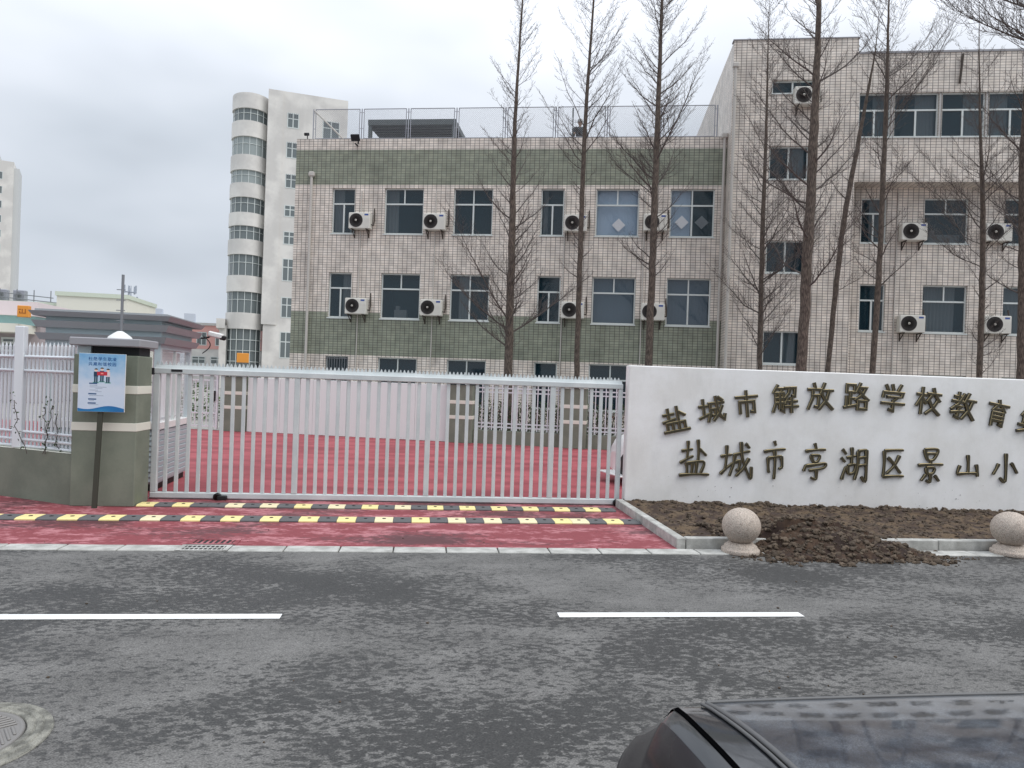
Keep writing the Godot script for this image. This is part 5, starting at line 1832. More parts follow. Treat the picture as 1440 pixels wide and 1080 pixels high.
func build_bed() -> void:
	var f := noise(1.6, 61, 4)
	var g := noise(7.0, 62, 4)
	# raised kerb of the bed
	var k1 := thing("bed_kerb", "pale concrete kerb stones edging the planting bed in front of the sign wall", "kerb", Vector3.ZERO)
	var z := -7.36
	for q in [0.72, 0.72, 0.62, 0.42]:
		var st := MB.new()
		st.bevel(Vector3(2.715, 0.05, z - q * 0.5 + 0.1), Vector3(0.1, 0.125, q - 0.006), 0.008)
		put(st, "kerb_stone", M.kerb, k1)
		z -= q
	var x := 2.77
	for q in [0.9, 1.0, 1.0, 1.0, 1.0, 1.0, 1.0]:
		var st := MB.new()
		st.bevel(Vector3(x + q * 0.5, 0.05, -7.31), Vector3(q - 0.006, 0.125, 0.1), 0.008)
		put(st, "kerb_stone", M.kerb, k1)
		x += q
	# soil
	var soil := thing("planting_soil", "rough brown turned soil filling the bed below the sign wall", "soil", Vector3.ZERO)
	soil.set_meta("kind", "stuff")
	var rows := []
	for b in 56:
		var r := PackedVector3Array()
		for a in 190:
			var px := 2.77 + a * 0.0375
			var back := -9.715 + (px - 2.786) * 0.0787 - 0.03
			var pz := lerpf(-7.36, back, b / 55.0)
			r.append(Vector3(px, bed_height(px, pz, f, g) + rng.randf() * 0.014, pz))
		rows.append(r)
	var sm := MB.new()
	sm.grid(rows, true)
	tag(put(sm, "soil_surface", M.soil, soil), "", "", "", "stuff")
	var spots := []
	for k in 5200:
		var px := 2.82 + rng.randf() * 6.9
		var pz := -7.4 - rng.randf() * (2.2 - (px - 2.786) * 0.0787)
		spots.append([Vector3(px, bed_height(px, pz, f, g) + 0.004, pz), 0.008 + pow(rng.randf(), 3.0) * 0.03])
	for k in 260:
		var px := 2.85 + rng.randf() * 6.8
		var pz := -9.64 + (px - 2.786) * 0.0787 + rng.randf() * 0.14
		spots.append([Vector3(px, bed_height(px, pz, f, g) + 0.015, pz), 0.018 + rng.randf() * 0.03])
	for k in 70:
		var px := 3.0 + rng.randf() * 5.5
		spots.append([Vector3(px, 0.12 + pow(rng.randf(), 2.5) * 0.35, -9.708 + (px - 2.786) * 0.0787 + 0.004), 0.0025 + pow(rng.randf(), 3.0) * 0.006])
	clods(soil, spots)
	# heap spilled over the kerb
	var heap := thing("soil_heap", "dark heap of dug earth spilling over the bed kerb onto the road", "soil heap", Vector3.ZERO)
	rows = []
	for b in 90:
		var r := PackedVector3Array()
		for a in 130:
			var px := 3.2 + a * 0.0185
			var pz := -8.5 + b * 0.0215
			var base := bed_height(px, pz, f, g) if pz < -7.3 else 0.0
			var hh := heap_height(px, pz, f, g)
			r.append(Vector3(px, (base + hh if hh > 0 else -0.12) + rng.randf() * 0.012, pz))
		rows.append(r)
	var hm := MB.new()
	hm.grid(rows, false)
	var dark: StandardMaterial3D = M.soil.duplicate()
	dark.albedo_color = Color(0.74, 0.68, 0.66)
	put(hm, "heap_body", dark, heap)
	spots = []
	for k in 5200:
		var px := 3.2 + rng.randf() * 2.4
		var pz := -8.5 + rng.randf() * 1.95
		var hh := heap_height(px, pz, f, g)
		if hh < -0.012: continue
		var base := bed_height(px, pz, f, g) if pz < -7.3 else 0.0
		spots.append([Vector3(px, maxf(base + hh, 0.0) + 0.004, pz), 0.007 + pow(rng.randf(), 3.0) * 0.04])
	for k in 240:
		var a := rng.randf() * TAU
		spots.append([Vector3(4.5 + cos(a) * (0.9 + rng.randf() * 0.5), 0.004, -6.95 + sin(a) * 0.16 + rng.randf() * 0.12), 0.004 + rng.randf() * 0.012])
	clods(heap, spots)

# ---------------------------------------------------------------- speed bumps
func bump_piece(len: float, deep: float, hgt: float) -> ArrayMesh:
	var st := MB.new()
	var prof := [Vector2(deep * 0.5, 0.0), Vector2(deep * 0.5, 0.012), Vector2(deep * 0.34, hgt), Vector2(-deep * 0.34, hgt), Vector2(-deep * 0.5, 0.012), Vector2(-deep * 0.5, 0.0)]
	var h := len * 0.5
	for k in 5:
		var a: Vector2 = prof[k]
		var b: Vector2 = prof[k + 1]
		st.quad(Vector3(-h, a.y, a.x), Vector3(h, a.y, a.x), Vector3(h, b.y, b.x), Vector3(-h, b.y, b.x))
	for s in [-1.0, 1.0]:
		var q := []
		for p in prof: q.append(Vector3(h * s, p.y, p.x))
		if s > 0:
			st.quad(q[0], q[5], q[4], q[1]); st.quad(q[1], q[4], q[3], q[2])
		else:
			st.quad(q[1], q[4], q[5], q[0]); st.quad(q[2], q[3], q[4], q[1])
	return st.mesh()

func build_bumps() -> void:
	var bolt := MB.new()
	bolt.lathe([Vector2(0.022, 0.0), Vector2(0.022, 0.004), Vector2(0.0, 0.005)], 10)
	var bolt_mesh := bolt.mesh()
	var rows := [["speed_bump", "front row of black and yellow rubber speed bump pieces on the red pavement", Vector3(2.65, 0.004, -8.62), 1.2, 0.215, 44, 0.31], ["speed_bump", "rear row of black and yellow rubber speed bump pieces, close to the gate", Vector3(2.56, 0.004, -9.42), 0.6, 0.21, 29, 0.27]]
	for q in rows:
		var b := thing(q[0], q[1], "speed bump", q[2], q[3], "speed bump rows before the gate")
		var m := bump_piece(q[4] - 0.004, q[6] * 0.9, 0.024)
		var front: bool = q[5] > 35
		for k in q[5]:
			var yellow: bool = k % 2 == 1
			if front and k >= 4: yellow = k % 2 == 0
			if front and k == 0: yellow = false
			if not front and k >= 25: yellow = k % 2 == 0
			var mt: Material = M.yellow if yellow else M.rubber
			if yellow and rng.randf() < 0.3: mt = M.yellow_worn
			var o := put(m, "bump_piece", mt, b)
			o.position = Vector3(-(k + 0.5) * q[4], rng.randf() * 0.002, (rng.randf() - 0.5) * 0.008)
			var c := put(bolt_mesh, "bolt", M.black, o)
			c.position = Vector3(0.0, 0.024, 0.01)

# ---------------------------------------------------------------- stone bollards
func build_bollards() -> void:
	var first: Node3D = null
	for q in [[Vector3(3.30, 0.0, -7.10), "granite ball bollard on a stepped base left of the soil heap"], [Vector3(6.40, 0.0, -7.10), "granite ball bollard on a stepped base at the right edge"]]:
		var o: Node3D
		if first == null:
			o = thing("ball_bollard", q[1], "bollard", q[0], 0, "granite ball bollards along the kerb")
			first = o
			var base := MB.new()
			base.lathe([Vector2(0.0, 0.0), Vector2(0.225, 0.0), Vector2(0.235, 0.012), Vector2(0.235, 0.05), Vector2(0.222, 0.062), Vector2(0.205, 0.066), Vector2(0.2, 0.095), Vector2(0.186, 0.105), Vector2(0.165, 0.115), Vector2(0.15, 0.135), Vector2(0.1, 0.14)], 48)
			put(base, "stepped_base", M.granite, o)
			var ball := MB.new()
			var prof := []
			for k in 25:
				var a := -PI * 0.5 + PI * k / 24.0
				prof.append(Vector2(cos(a) * 0.236, 0.34 + sin(a) * 0.226))
			ball.lathe(prof, 48)
			put(ball, "stone_ball", M.granite, o)
			for part in o.get_children(): part.scale = Vector3.ONE * 0.83
		else:
			o = copy(first, "ball_bollard", q[1])
			o.position = q[0]
			o.rotation_degrees.y = 70

# ---------------------------------------------------------------- bare trees
func grow(t: Node3D, trunk: Array, opt: Dictionary) -> void:
	var r := RandomNumberGenerator.new()
	r.seed = opt.seed
	# trunk curve, resampled with small bends
	var cv := Curve3D.new()
	for k in trunk.size():
		var a: Vector3 = trunk[maxi(k - 1, 0)][0]
		var b: Vector3 = trunk[mini(k + 1, trunk.size() - 1)][0]
		cv.add_point(trunk[k][0], (a - b) * 0.16, (b - a) * 0.16)
	cv.bake_interval = 0.05
	var len := cv.get_baked_length()
	var n := int(len / 0.35)
	var pp := PackedVector3Array()
	var rr := PackedFloat32Array()
	for k in n + 1:
		var p := cv.sample_baked(len * k / n)
		var rad := 0.0
		for j in trunk.size() - 1:
			if p.y >= trunk[j][0].y:
				rad = lerpf(trunk[j][1], trunk[j + 1][1], clampf((p.y - trunk[j][0].y) / (trunk[j + 1][0].y - trunk[j][0].y), 0, 1))
		rad *= opt.thin
		if p.y < 0.6: rad *= 1.0 + (0.6 - p.y) * 0.7
		pp.append(p + Vector3(r.randf() - 0.5, 0, r.randf() - 0.5) * rad * 0.25)
		rr.append(rad * (1.0 + (r.randf() - 0.5) * 0.1))
	var ts := MB.new()
	ts.tube(pp, rr, 12, 1.0)
	put(ts, "trunk", M.bark, t)
	var bs := MB.new()
	var H: float = trunk[-1][0].y
	var y0: float = opt.start
	var y := y0
	while y < H - 0.1:
		var f := (y - y0) / (H - y0)
		y += lerpf(opt.gap, opt.gap * 0.42, f) * (0.4 + 0.8 * r.randf())
		var o := 0.0
		# find the trunk at this height
		var k := 0
		while k < pp.size() - 2 and pp[k + 1].y < y: k += 1
		var base := pp[k].lerp(pp[k + 1], clampf((y - pp[k].y) / maxf(pp[k + 1].y - pp[k].y, 0.01), 0, 1))
		var trad := rr[k]
		var reach: float = opt.reach.call(f) * (0.5 + 0.75 * r.randf())
		var az := r.randf() * TAU
		var br := clampf(trad * (0.13 + 0.17 * r.randf()), 0.007, 0.026) * (0.55 + 0.45 * minf(reach, 1.5))
		branch(bs, r, base, az, reach, br, lerpf(opt.flat, 0.75, f), 0)
	for q in opt.get("boughs", []):
		branch(bs, r, Vector3(0, q[0], 0), q[1], q[2], 0.032, q[3], 0)
	tag(put(bs, "branches", M.twig, t), "", "", "", "stuff")

func branch(bs: MB, r: RandomNumberGenerator, at: Vector3, az: float, reach: float, rad: float, flat: float, level: int) -> void:
	var steps := 7 if level == 0 else 4 if level == 1 else 2
	var p := PackedVector3Array([at])
	var q := PackedFloat32Array([rad])
	var pitch := clampf(flat * (0.8 + 0.4 * r.randf()), 0.3, 1.6)   # from the vertical
	var c := at
	var seg := reach / steps / (maxf(sin(pitch * 0.78), 0.45) if level == 0 else 1.0)
	var fork := []
	for k in steps:
		# ascends more steeply towards its tip, and wanders a little
		var e := pitch * lerpf(1.0, 0.55, float(k) / steps) + (r.randf() - 0.5) * 0.28
		var d := Vector3(sin(e) * cos(az), cos(e), sin(e) * sin(az))
		c += d * seg
		az += (r.randf() - 0.5) * 0.4
		p.append(c)
		q.append(maxf(rad * (1.0 - (k + 1.0) / (steps + 0.6)), 0.003))
		fork.append([c, az])
	bs.tube(p, q, 5 if level == 0 and rad > 0.012 else 3)
	if level >= 2: return
	var n := int((reach * (11.0 if level == 0 else 13.0)) * (0.7 + r.randf() * 0.6)) + (3 if level == 0 else 1)
	for k in n:
		var u := pow(lerpf(0.06, 1.0, (k + r.randf()) / n), 0.85) * (steps - 0.01)
		var j := int(u)
		var o := p[j].lerp(p[j + 1], u - j)
		var side := 1.0 if k % 2 == 0 else -1.0
		var rest := 1.0 - u / steps
		var l := reach * (0.16 + 0.4 * rest * r.randf() + 0.12 * r.randf())
		if level == 1: l = minf(l * 0.9, 0.34)
		l = maxf(l, 0.09)
		branch(bs, r, o, fork[j][1] + side * (0.5 + r.randf() * 0.7), l, maxf(q[j] * 0.5, 0.0031), 0.55 + r.randf() * 0.75, level + 1)

func build_trees() -> void:
	var cone := func(f: float) -> float: return 1.0
	var list := [
		["bare slender tree with low spreading boughs, leftmost of the row, before the third window column", 5.5, [[0.9, 0.0, 0.29], [0.87, 1.97, 0.224], [0.83, 6.35, 0.18], [0.79, 9.27, 0.112], [0.84, 11.73, 0.067], [0.9, 13.75, 0.045], [0.93, 15.2, 0.012]], {"thin": 0.6, "seed": 3, "start": 2.4, "gap": 0.21, "flat": 1.0, "reach": func(f): return (2.3 if f < 0.14 else lerpf(1.5, 0.35, pow(f, 0.7)))}],
		["bare straight tree before the middle narrow windows, standing by the person on the roof", 4.5, [[3.0, 0.0, 0.17], [2.98, 2.06, 0.139], [2.96, 6.58, 0.127], [2.97, 9.83, 0.104], [3.04, 12.37, 0.069], [3.11, 14.22, 0.046], [3.14, 16.0, 0.015]], {"thin": 0.66, "seed": 8, "start": 4.6, "gap": 0.24, "flat": 0.95, "reach": func(f): return 0.5 if f < 0.33 else (1.5 if f < 0.4 else lerpf(1.35, 0.4, (f - 0.4) / 0.6))}],
		["bare tree with a broad airy crown, before the air conditioners between the blue windows", 5.0, [[5.24, 0.0, 0.2], [5.24, 2.46, 0.168], [5.25, 6.5, 0.157], [5.26, 9.64, 0.134], [5.26, 12.1, 0.09], [5.26, 13.89, 0.067], [5.28, 16.8, 0.02]], {"thin": 0.66, "seed": 13, "start": 5.0, "gap": 0.21, "flat": 1.0, "reach": func(f): return 0.9 if f < 0.2 else lerpf(1.65, 0.75, pow((f - 0.2) / 0.8, 1.4))}],
		["thin bare tree with many upswept boughs in front of the stair tower's left edge", 4.0, [[8.9, 0.0, 0.14], [8.85, 2.38, 0.115], [8.79, 6.75, 0.103], [8.79, 9.96, 0.069], [8.75, 12.95, 0.023], [8.74, 14.6, 0.006]], {"thin": 0.72, "seed": 21, "start": 2.6, "gap": 0.20, "flat": 1.0, "reach": func(f): return lerpf(1.7, 0.4, pow(f, 0.8))}],
		["thickest bare tree, stout brown trunk crossing the stair tower windows", 7.0, [[9.3, 0.0, 0.25], [9.33, 2.27, 0.2], [9.39, 6.12, 0.189], [9.43, 8.91, 0.169], [9.45, 11.5, 0.11], [9.44, 13.49, 0.08], [9.5, 16.2, 0.03]], {"thin": 0.74, "seed": 34, "start": 4.2, "gap": 0.36, "flat": 1.0, "reach": func(f): return lerpf(1.9, 0.7, f)}],
		["slim bare trunk leaning to the right across the corner of the stair tower", 3.5, [[10.95, 0.0, 0.13], [11.11, 2.39, 0.104], [11.4, 6.88, 0.116], [11.81, 9.89, 0.092], [12.07, 11.73, 0.058], [12.23, 12.88, 0.023], [12.3, 14.2, 0.008]], {"thin": 0.75, "seed": 41, "start": 4.6, "gap": 0.75, "flat": 1.05, "reach": func(f): return lerpf(1.0, 0.3, f)}],
		["bare tree with long rising boughs before the left end of the top window strip", 5.0, [[11.91, 0.0, 0.145], [11.94, 2.28, 0.119], [12.03, 5.06, 0.119], [12.05, 7.87, 0.097], [12.07, 10.46, 0.086], [12.04, 13.69, 0.032], [12.1, 15.6, 0.01]], {"thin": 0.72, "seed": 55, "start": 4.8, "gap": 0.32, "flat": 0.95, "reach": func(f): return 1.0 if f < 0.4 else lerpf(2.1, 0.6, (f - 0.4) / 0.6)}],
		["bare tree with a twiggy knot half way up, between the right wing's air conditioners", 4.5, [[15.23, 0.0, 0.13], [15.24, 2.34, 0.109], [15.22, 5.18, 0.109], [15.17, 7.36, 0.098], [15.02, 9.75, 0.054], [14.89, 12.36, 0.022], [14.85, 13.8, 0.006]], {"thin": 0.74, "seed": 67, "start": 2.2, "gap": 0.33, "flat": 1.05, "reach": func(f): return 0.7 if f < 0.25 else (1.9 if f < 0.5 else lerpf(1.3, 0.4, f))}],
		["bare tree at the right edge, dark trunk beside the last window column", 6.0, [[15.61, 0.0, 0.145], [15.6, 2.35, 0.121], [15.55, 4.98, 0.121], [15.44, 8.21, 0.101], [15.45, 9.42, 0.091], [15.5, 11.85, 0.061], [15.6, 14.5, 0.02]], {"thin": 0.9, "seed": 71, "start": 4.5, "gap": 0.36, "flat": 1.0, "reach": func(f): return lerpf(1.5, 0.5, f)}],
		["bare tree outside the right edge whose long boughs reach into the top right corner", 9.3, [[14.95, 0.0, 0.2], [14.95, 4.0, 0.17], [14.9, 8.0, 0.14], [14.9, 11.0, 0.1], [14.9, 14.0, 0.04]], {"thin": 0.9, "seed": 83, "start": 11.5, "gap": 0.9, "flat": 1.2, "reach": func(f): return lerpf(2.0, 1.0, f), "boughs": [[9.7, 3.1, 2.9, 1.25], [10.15, 3.3, 3.3, 1.35], [10.6, 2.95, 3.0, 1.4], [10.9, 3.2, 3.6, 1.3]]}],
	]
	for q in list:
		var base := facade_point(q[2][0][0], 0, q[1])
		var t := thing("bare_tree", q[0], "tree", base, FTURN, "bare trees in a row before the school")
		var tr := []
		for p in q[2]: tr.append([Vector3(p[0] - q[2][0][0], p[1] - (0.05 if p[1] == 0.0 else 0.0), 0.0), p[2]])
		grow(t, tr, q[3])

# ---------------------------------------------------------------- cars
func section(s: Array) -> PackedVector3Array:
	# s: x, top, half roof, sag, shoulder y, half shoulder, low y
	var half := []
	for k in 5:
		var u := k / 4.0
		half.append(Vector2(s[2] * u, s[1] - s[3] * u * u))
	var rim := Vector2(s[2] + 0.012, s[1] - s[3] - 0.012)
	half.append(rim)
	var sh := Vector2(s[5], s[4])
	half.append(rim.lerp(sh, 0.5) + Vector2(0.01, -0.004))
	half.append(sh)
	half.append(Vector2(s[5] + 0.02, lerpf(s[4], s[6], 0.3)))
	half.append(Vector2(s[5] + 0.005, lerpf(s[4], s[6], 0.75)))
	half.append(Vector2(s[5] - 0.06, s[6]))
	half.append(Vector2(s[5] - 0.3, s[6] - 0.02))
	var out := PackedVector3Array()
	for k in range(half.size() - 1, 0, -1): out.append(Vector3(s[0], half[k].y, -half[k].x))
	for k in half.size(): out.append(Vector3(s[0], half[k].y, half[k].x))
	# soften the crease at the rim
	for k in range(1, out.size() - 1):
		if k == 6 or k == out.size() - 7: out[k] = out[k].lerp((out[k - 1] + out[k + 1]) * 0.5, 0.5)
	var fine := PackedVector3Array()
	for k in out.size() - 1:
		fine.append(out[k])
		fine.append(out[k].cubic_interpolate(out[k + 1], out[maxi(k - 1, 0)], out[mini(k + 2, out.size() - 1)], 0.5))
	fine.append(out[-1])
	return fine

func station(st: Array, k: int, u: float) -> Array:
	var out := []
	var a: Array = st[maxi(k - 1, 0)]
	var b: Array = st[k]
	var c: Array = st[k + 1]
	var d: Array = st[mini(k + 2, st.size() - 1)]
	for j in 7:
		# monotone cubic between stations
		var ma: float = (c[j] - a[j]) * 0.5 * (c[0] - b[0]) * 2.0 / maxf(c[0] - a[0], 1e-6)
		var mb: float = (d[j] - b[j]) * 0.5 * (c[0] - b[0]) * 2.0 / maxf(d[0] - b[0], 1e-6)
		var dd: float = c[j] - b[j]
		if ma * dd <= 0.0: ma = 0.0
		if mb * dd <= 0.0: mb = 0.0
		ma = clampf(ma, -3.0 * absf(dd), 3.0 * absf(dd))
		mb = clampf(mb, -3.0 * absf(dd), 3.0 * absf(dd))
		var u2 := u * u
		var u3 := u2 * u
		out.append((2 * u3 - 3 * u2 + 1) * b[j] + (u3 - 2 * u2 + u) * ma + (-2 * u3 + 3 * u2) * c[j] + (u3 - u2) * mb)
	out[0] = lerpf(b[0], c[0], u)
	return out

func patch(rows: Array, r0: int, r1: int, c0: int, c1: int, lift: float) -> MB:
	var out := []
	for r in range(r0, r1 + 1):
		var q := PackedVector3Array()
		for c in range(c0, c1 + 1):
			var du: Vector3 = rows[mini(r + 1, rows.size() - 1)][c] - rows[maxi(r - 1, 0)][c]
			var dv: Vector3 = rows[r][mini(c + 1, rows[r].size() - 1)] - rows[r][maxi(c - 1, 0)]
			q.append(rows[r][c] + dv.cross(du).normalized() * lift)
		out.append(q)
	var m := MB.new()
	m.grid(out, true)
	return m

func make_car(called: String, label: String, at: Vector3, turn: float, st: Array, paint: Material) -> Array:
	var c := thing(called, label, "car", at, turn)
	var rows := []
	# three steps between stations, two between the points of a section
	for k in st.size() - 1:
		for u in 3:
			rows.append(section(station(st, k, u / 3.0)))
	rows.append(section(st[-1]))
	var b := MB.new()
	b.grid(rows, true)
	# close both ends and the floor
	for e in [0, rows.size() - 1]:
		var r: PackedVector3Array = rows[e]
		var n := r.size()
		for k in n / 2:
			if e == 0: b.quad(r[k], r[k + 1], r[n - 2 - k], r[n - 1 - k])
			else: b.quad(r[n - 1 - k], r[n - 2 - k], r[k + 1], r[k])
	put(b, "body", paint, c)
	for x in [0.78, 3.5]:
		for z in [-1.0, 1.0]:
			var w := MB.new()
			var bs := Basis(Vector3.RIGHT, PI * 0.5 * z)
			var zz: float = (st[9][5] + 0.03) * z
			w.lathe([Vector2(0.2, 0.0), Vector2(0.29, 0.0), Vector2(0.31, -0.02), Vector2(0.31, -0.18), Vector2(0.2, -0.2)], 28, Vector3(x, 0.31, zz), bs)
			var wheel := put(w, "wheel", M.tyre, c)
			var h := MB.new()
			h.lathe([Vector2(0.0, -0.005), Vector2(0.06, -0.005), Vector2(0.07, -0.03), Vector2(0.2, -0.02), Vector2(0.205, 0.0)], 24, Vector3(x, 0.31, zz), bs)
			put(h, "rim", M.alloy, wheel)
	return [c, rows]

func build_cars() -> void:
	# dark car at the kerb by the viewer: its bonnet points left
	var st := [
		[0.085, 0.55, 0.40, 0.02, 0.50, 0.55, 0.28], [0.098, 0.74, 0.45, 0.03, 0.66, 0.64, 0.25], [0.118, 0.85, 0.475, 0.035, 0.70, 0.69, 0.23], [0.143, 0.91, 0.49, 0.04, 0.72, 0.73, 0.22],
		[0.175, 0.957, 0.505, 0.042, 0.735, 0.76, 0.2], [0.203, 0.983, 0.515, 0.043, 0.745, 0.775, 0.2], [0.213, 0.987, 0.518, 0.044, 0.747, 0.78, 0.2], [0.27, 1.004, 0.535, 0.064, 0.75, 0.79, 0.2], [0.29, 1.009, 0.538, 0.070, 0.75, 0.80, 0.2], [0.5, 1.020, 0.545, 0.080, 0.755, 0.82, 0.2],
		[0.95, 1.026, 0.545, 0.082, 0.76, 0.83, 0.2], [1.40, 1.026, 0.55, 0.080, 0.77, 0.84, 0.2], [1.52, 1.04, 0.56, 0.06, 0.80, 0.85, 0.2], [2.15, 1.46, 0.52, 0.05, 0.90, 0.86, 0.2],
		[2.5, 1.54, 0.52, 0.05, 0.92, 0.86, 0.2], [3.3, 1.53, 0.52, 0.05, 0.93, 0.86, 0.2], [4.0, 1.40, 0.52, 0.05, 0.93, 0.85, 0.2], [4.3, 1.05, 0.56, 0.05, 0.90, 0.83, 0.2], [4.42, 0.95, 0.55, 0.04, 0.84, 0.80, 0.22], [4.5, 0.60, 0.5, 0.03, 0.55, 0.72, 0.25]]
	var made := make_car("dark_car", "dusty dark car, its bonnet filling the bottom right corner", Vector3(0.40, 0, -1.10), 0, st, M.car_dark)
	var c: Node3D = made[0]
	var rows: Array = made[1]
	var mid := 22   # index of the centre line in a section
	put(patch(rows, 24, 33, mid - 8, mid + 8, 0.006), "bonnet_panel", M.car_dusty, c)
	put(patch(rows, 36, 39, mid - 8, mid + 8, 0.005), "windscreen", M.car_glass, c)
	put(patch(rows, 48, 51, mid - 8, mid + 8, 0.005), "rear_window", M.car_glass, c)
	put(patch(rows, 15, 18, mid - 11, mid + 11, 0.003), "bonnet_gap", mat(Color8(8, 8, 9), 1.0, 0.0, 0.0), c)
	for q in [[mid - 15, mid - 1], [mid + 1, mid + 15]]:
		put(patch(rows, 4, 12, q[0], q[1], 0.003), "headlight", M.tail_clear, c)
	for q in [[mid - 13, mid - 10], [mid + 10, mid + 13]]:
		put(patch(rows, 39, 48, q[0], q[1], 0.006), "side_window", M.car_glass, c)
	var trim := MB.new()
	for s in [-1, 1]:
		for off in [[0, 0.0045], [1, 0.0035]]:
			var tp := PackedVector3Array()
			var tr := PackedFloat32Array()
			for k in range(24, 34):
				tp.append(rows[k][mid + (8 + off[0]) * s] + Vector3(0, 0.008 - off[0] * 0.004, 0))
				tr.append(off[1])
			trim.tube(tp, tr, 6)
	for off in [[24, 0.006], [22, 0.004]]:
		var tq := PackedVector3Array()
		var tz := PackedFloat32Array()
		for k in range(mid - 8, mid + 9):
			tq.append(rows[off[0]][k] + Vector3(0, 0.005, 0))
			tz.append(off[1])
		trim.tube(tq, tz, 6)
	put(trim, "bonnet_edge", M.rubber_trim, c)
	var wp := MB.new()
	wp.tube(PackedVector3Array([Vector3(0.758, 0.988, -0.351), Vector3(0.80, 1.006, -0.26), Vector3(0.86, 1.02, -0.16), Vector3(0.95, 1.03, -0.02)]), PackedFloat32Array([0.003, 0.006, 0.007, 0.008]), 6)
	put(wp, "wiper", M.rubber_trim, c)
	# white hatchback parked behind the sign wall, nose to the left
	var sw := [[0.0, 0.52, 0.3, 0.02, 0.44, 0.5, 0.2], [0.04, 0.66, 0.45, 0.03, 0.55, 0.64, 0.18], [0.14, 0.78, 0.55, 0.03, 0.64, 0.74, 0.18], [0.5, 0.92, 0.6, 0.04, 0.74, 0.80, 0.2], [0.95, 1.0, 0.6, 0.04, 0.84, 0.83, 0.2], [1.55, 1.38, 0.53, 0.05, 0.88, 0.84, 0.2], [2.2, 1.47, 0.53, 0.05, 0.9, 0.84, 0.2], [3.1, 1.44, 0.53, 0.05, 0.92, 0.84, 0.2], [3.7, 1.22, 0.53, 0.05, 0.94, 0.83, 0.2], [3.95, 0.9, 0.55, 0.05, 0.8, 0.8, 0.2], [4.0, 0.6, 0.5, 0.04, 0.5, 0.7, 0.25]]
	made = make_car("white_car", "white car nosing out from behind the left end of the sign wall", Vector3(3.36, 0, -12.4), -4, sw, M.car_white)
	c = made[0]
	rows = made[1]
	put(patch(rows, 12, 15, mid - 8, mid + 8, 0.005), "windscreen", M.car_glass, c)
	put(patch(rows, 24, 27, mid - 8, mid + 8, 0.005), "rear_window", M.car_glass, c)
	for q in [[mid - 13, mid - 10], [mid + 10, mid + 13]]:
		put(patch(rows, 15, 24, q[0], q[1], 0.006), "side_window", M.car_glass, c)
	for q in [[mid - 20, mid - 13], [mid + 13, mid + 20]]:
		put(patch(rows, 0, 8, q[0], q[1], 0.006), "bumper_trim", M.black, c)
	var lip := MB.new()
	lip.bevel(Vector3(0.0, 0.17, 0.3), Vector3(0.34, 0.03, 0.9), 0.01, Basis(Vector3.UP, 0.25))
	put(lip, "front_lip", M.car_white, c)

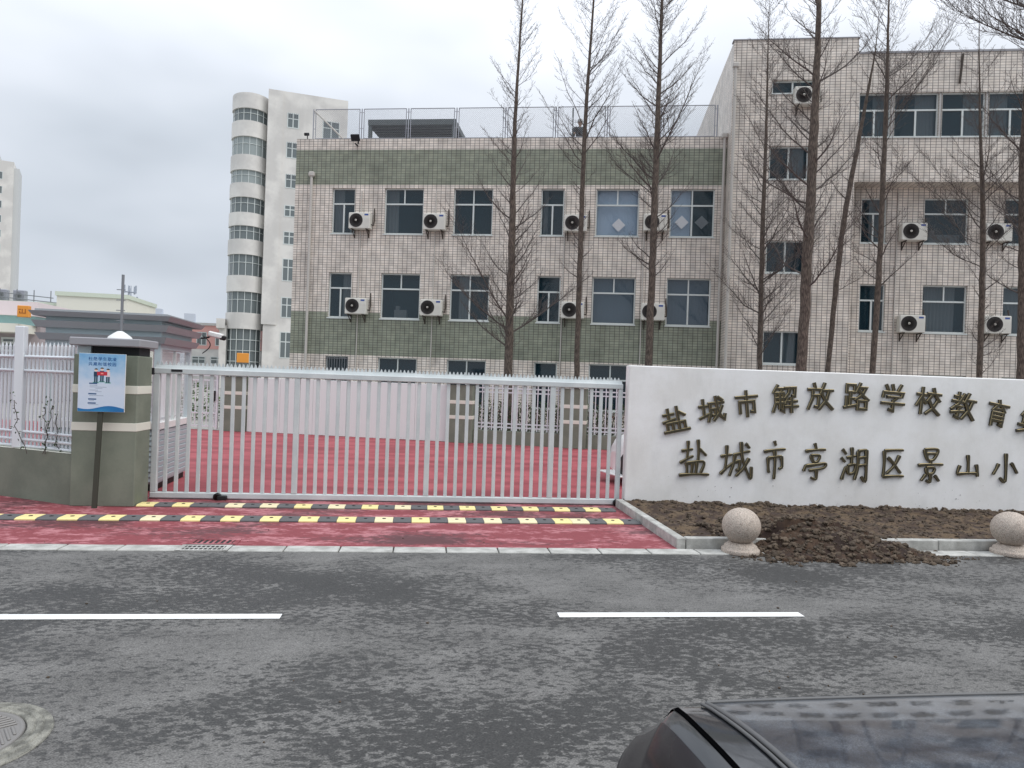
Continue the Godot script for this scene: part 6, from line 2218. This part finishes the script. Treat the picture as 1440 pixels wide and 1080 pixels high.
# ---------------------------------------------------------------- small street things
func build_street_details() -> void:
	# manhole
	var m := thing("manhole_cover", "round iron manhole cover in a worn concrete ring at the lower left", "manhole cover", Vector3(-2.06, 0, -3.44))
	var ring := MB.new()
	ring.lathe([Vector2(0.385, 0.001), Vector2(0.382, 0.010), Vector2(0.352, 0.013), Vector2(0.349, 0.008), Vector2(0.343, 0.008), Vector2(0.340, 0.014), Vector2(0.318, 0.015), Vector2(0.315, 0.009), Vector2(0.308, 0.009), Vector2(0.305, 0.015), Vector2(0.282, 0.016), Vector2(0.278, 0.004)], 56)
	put(ring, "concrete_ring", M.worn, m)
	var cov := MB.new()
	cov.lathe([Vector2(0.272, 0.004), Vector2(0.27, 0.016), Vector2(0.255, 0.017), Vector2(0.25, 0.010), Vector2(0.0, 0.010)], 56)
	put(cov, "cover_plate", M.iron, m)
	# ribs in four quarters, turned against each other
	for s in 4:
		var turn := Basis(Vector3.UP, PI * 0.5 * s)
		for k in 9:
			var x := 0.012 + k * 0.026
			var hl := sqrt(maxf(0.0, 0.243 * 0.243 - x * x))
			if hl < 0.03: continue
			var st := MB.new()
			st.bevel(turn * Vector3(x, 0.0125, (0.012 + hl) * 0.5), Vector3(0.013, 0.008, hl - 0.012), 0.003, turn)
			put(st, "cover_rib", M.iron, m)
	m.rotation_degrees.y = 35
	# drain grate let into kerb and pavement
	var d := thing("drain_grate", "red painted and bare concrete slotted drain grate in the kerb line", "drain grate", Vector3(-2.08, 0, -7.24))
	for part in [[0.02, -0.13, 0.4, 0.235, 7, 0.0], [0.0, 0.125, 0.4, 0.235, 9, 1.0]]:
		var fr := MB.new()
		var cx: float = part[0]
		var cz: float = part[1]
		fr.ends(cx - 0.235, cx - 0.19, -0.06, 0.012, cz - 0.11, cz + 0.11)
		fr.ends(cx + 0.19, cx + 0.235, -0.06, 0.012, cz - 0.11, cz + 0.11)
		fr.ends(cx - 0.19, cx + 0.19, -0.06, 0.011, cz - 0.112, cz - 0.08)
		fr.ends(cx - 0.19, cx + 0.19, -0.06, 0.011, cz + 0.08, cz + 0.112)
		if part[5] > 0: fr.ends(cx - 0.19, cx + 0.19, -0.06, 0.010, cz - 0.01, cz + 0.014)
		var f := put(fr, "grate_frame", M.kerb if part[5] > 0 else M.red, d)
		for k in part[4]:
			var st := MB.new()
			var x: float = cx - 0.19 + (k + 0.5) * 0.38 / part[4]
			st.ends(x - 0.19 / part[4] + 0.0155, x + 0.19 / part[4] - 0.0155, -0.06, 0.009, cz - 0.08, cz + 0.08)
			put(st, "grate_bar", M.kerb if part[5] > 0 else M.red, f)
	var pit := MB.new()
	pit.ends(-0.22, 0.25, 0.0042, 0.0055, -0.24, 0.235)
	put(pit, "pit_shade", M.black, d)  # thin black sheet painted as the shade below the slots
	# scattered pebbles and litter on the road edge
	var g := thing("road_grit", "scattered bits of grit and small litter on the road", "grit", Vector3.ZERO)
	g.set_meta("kind", "stuff")
	var spots := []
	for k in 420:
		var near := rng.randf() < 0.5
		spots.append([Vector3(-5.5 + rng.randf() * 13.0, 0.003 if not near else 0.006, (-6.9 + rng.randf() * 4.5) if not near else -7.3 - rng.randf() * 2.3 * (1.0 if rng.randf() < 0.7 else 0.1)), 0.002 + pow(rng.randf(), 4.0) * 0.011])
	var keep := []
	for s in spots:
		if s[0].x < 2.55 or s[0].z > -6.95: keep.append(s)
	clods(g, keep)
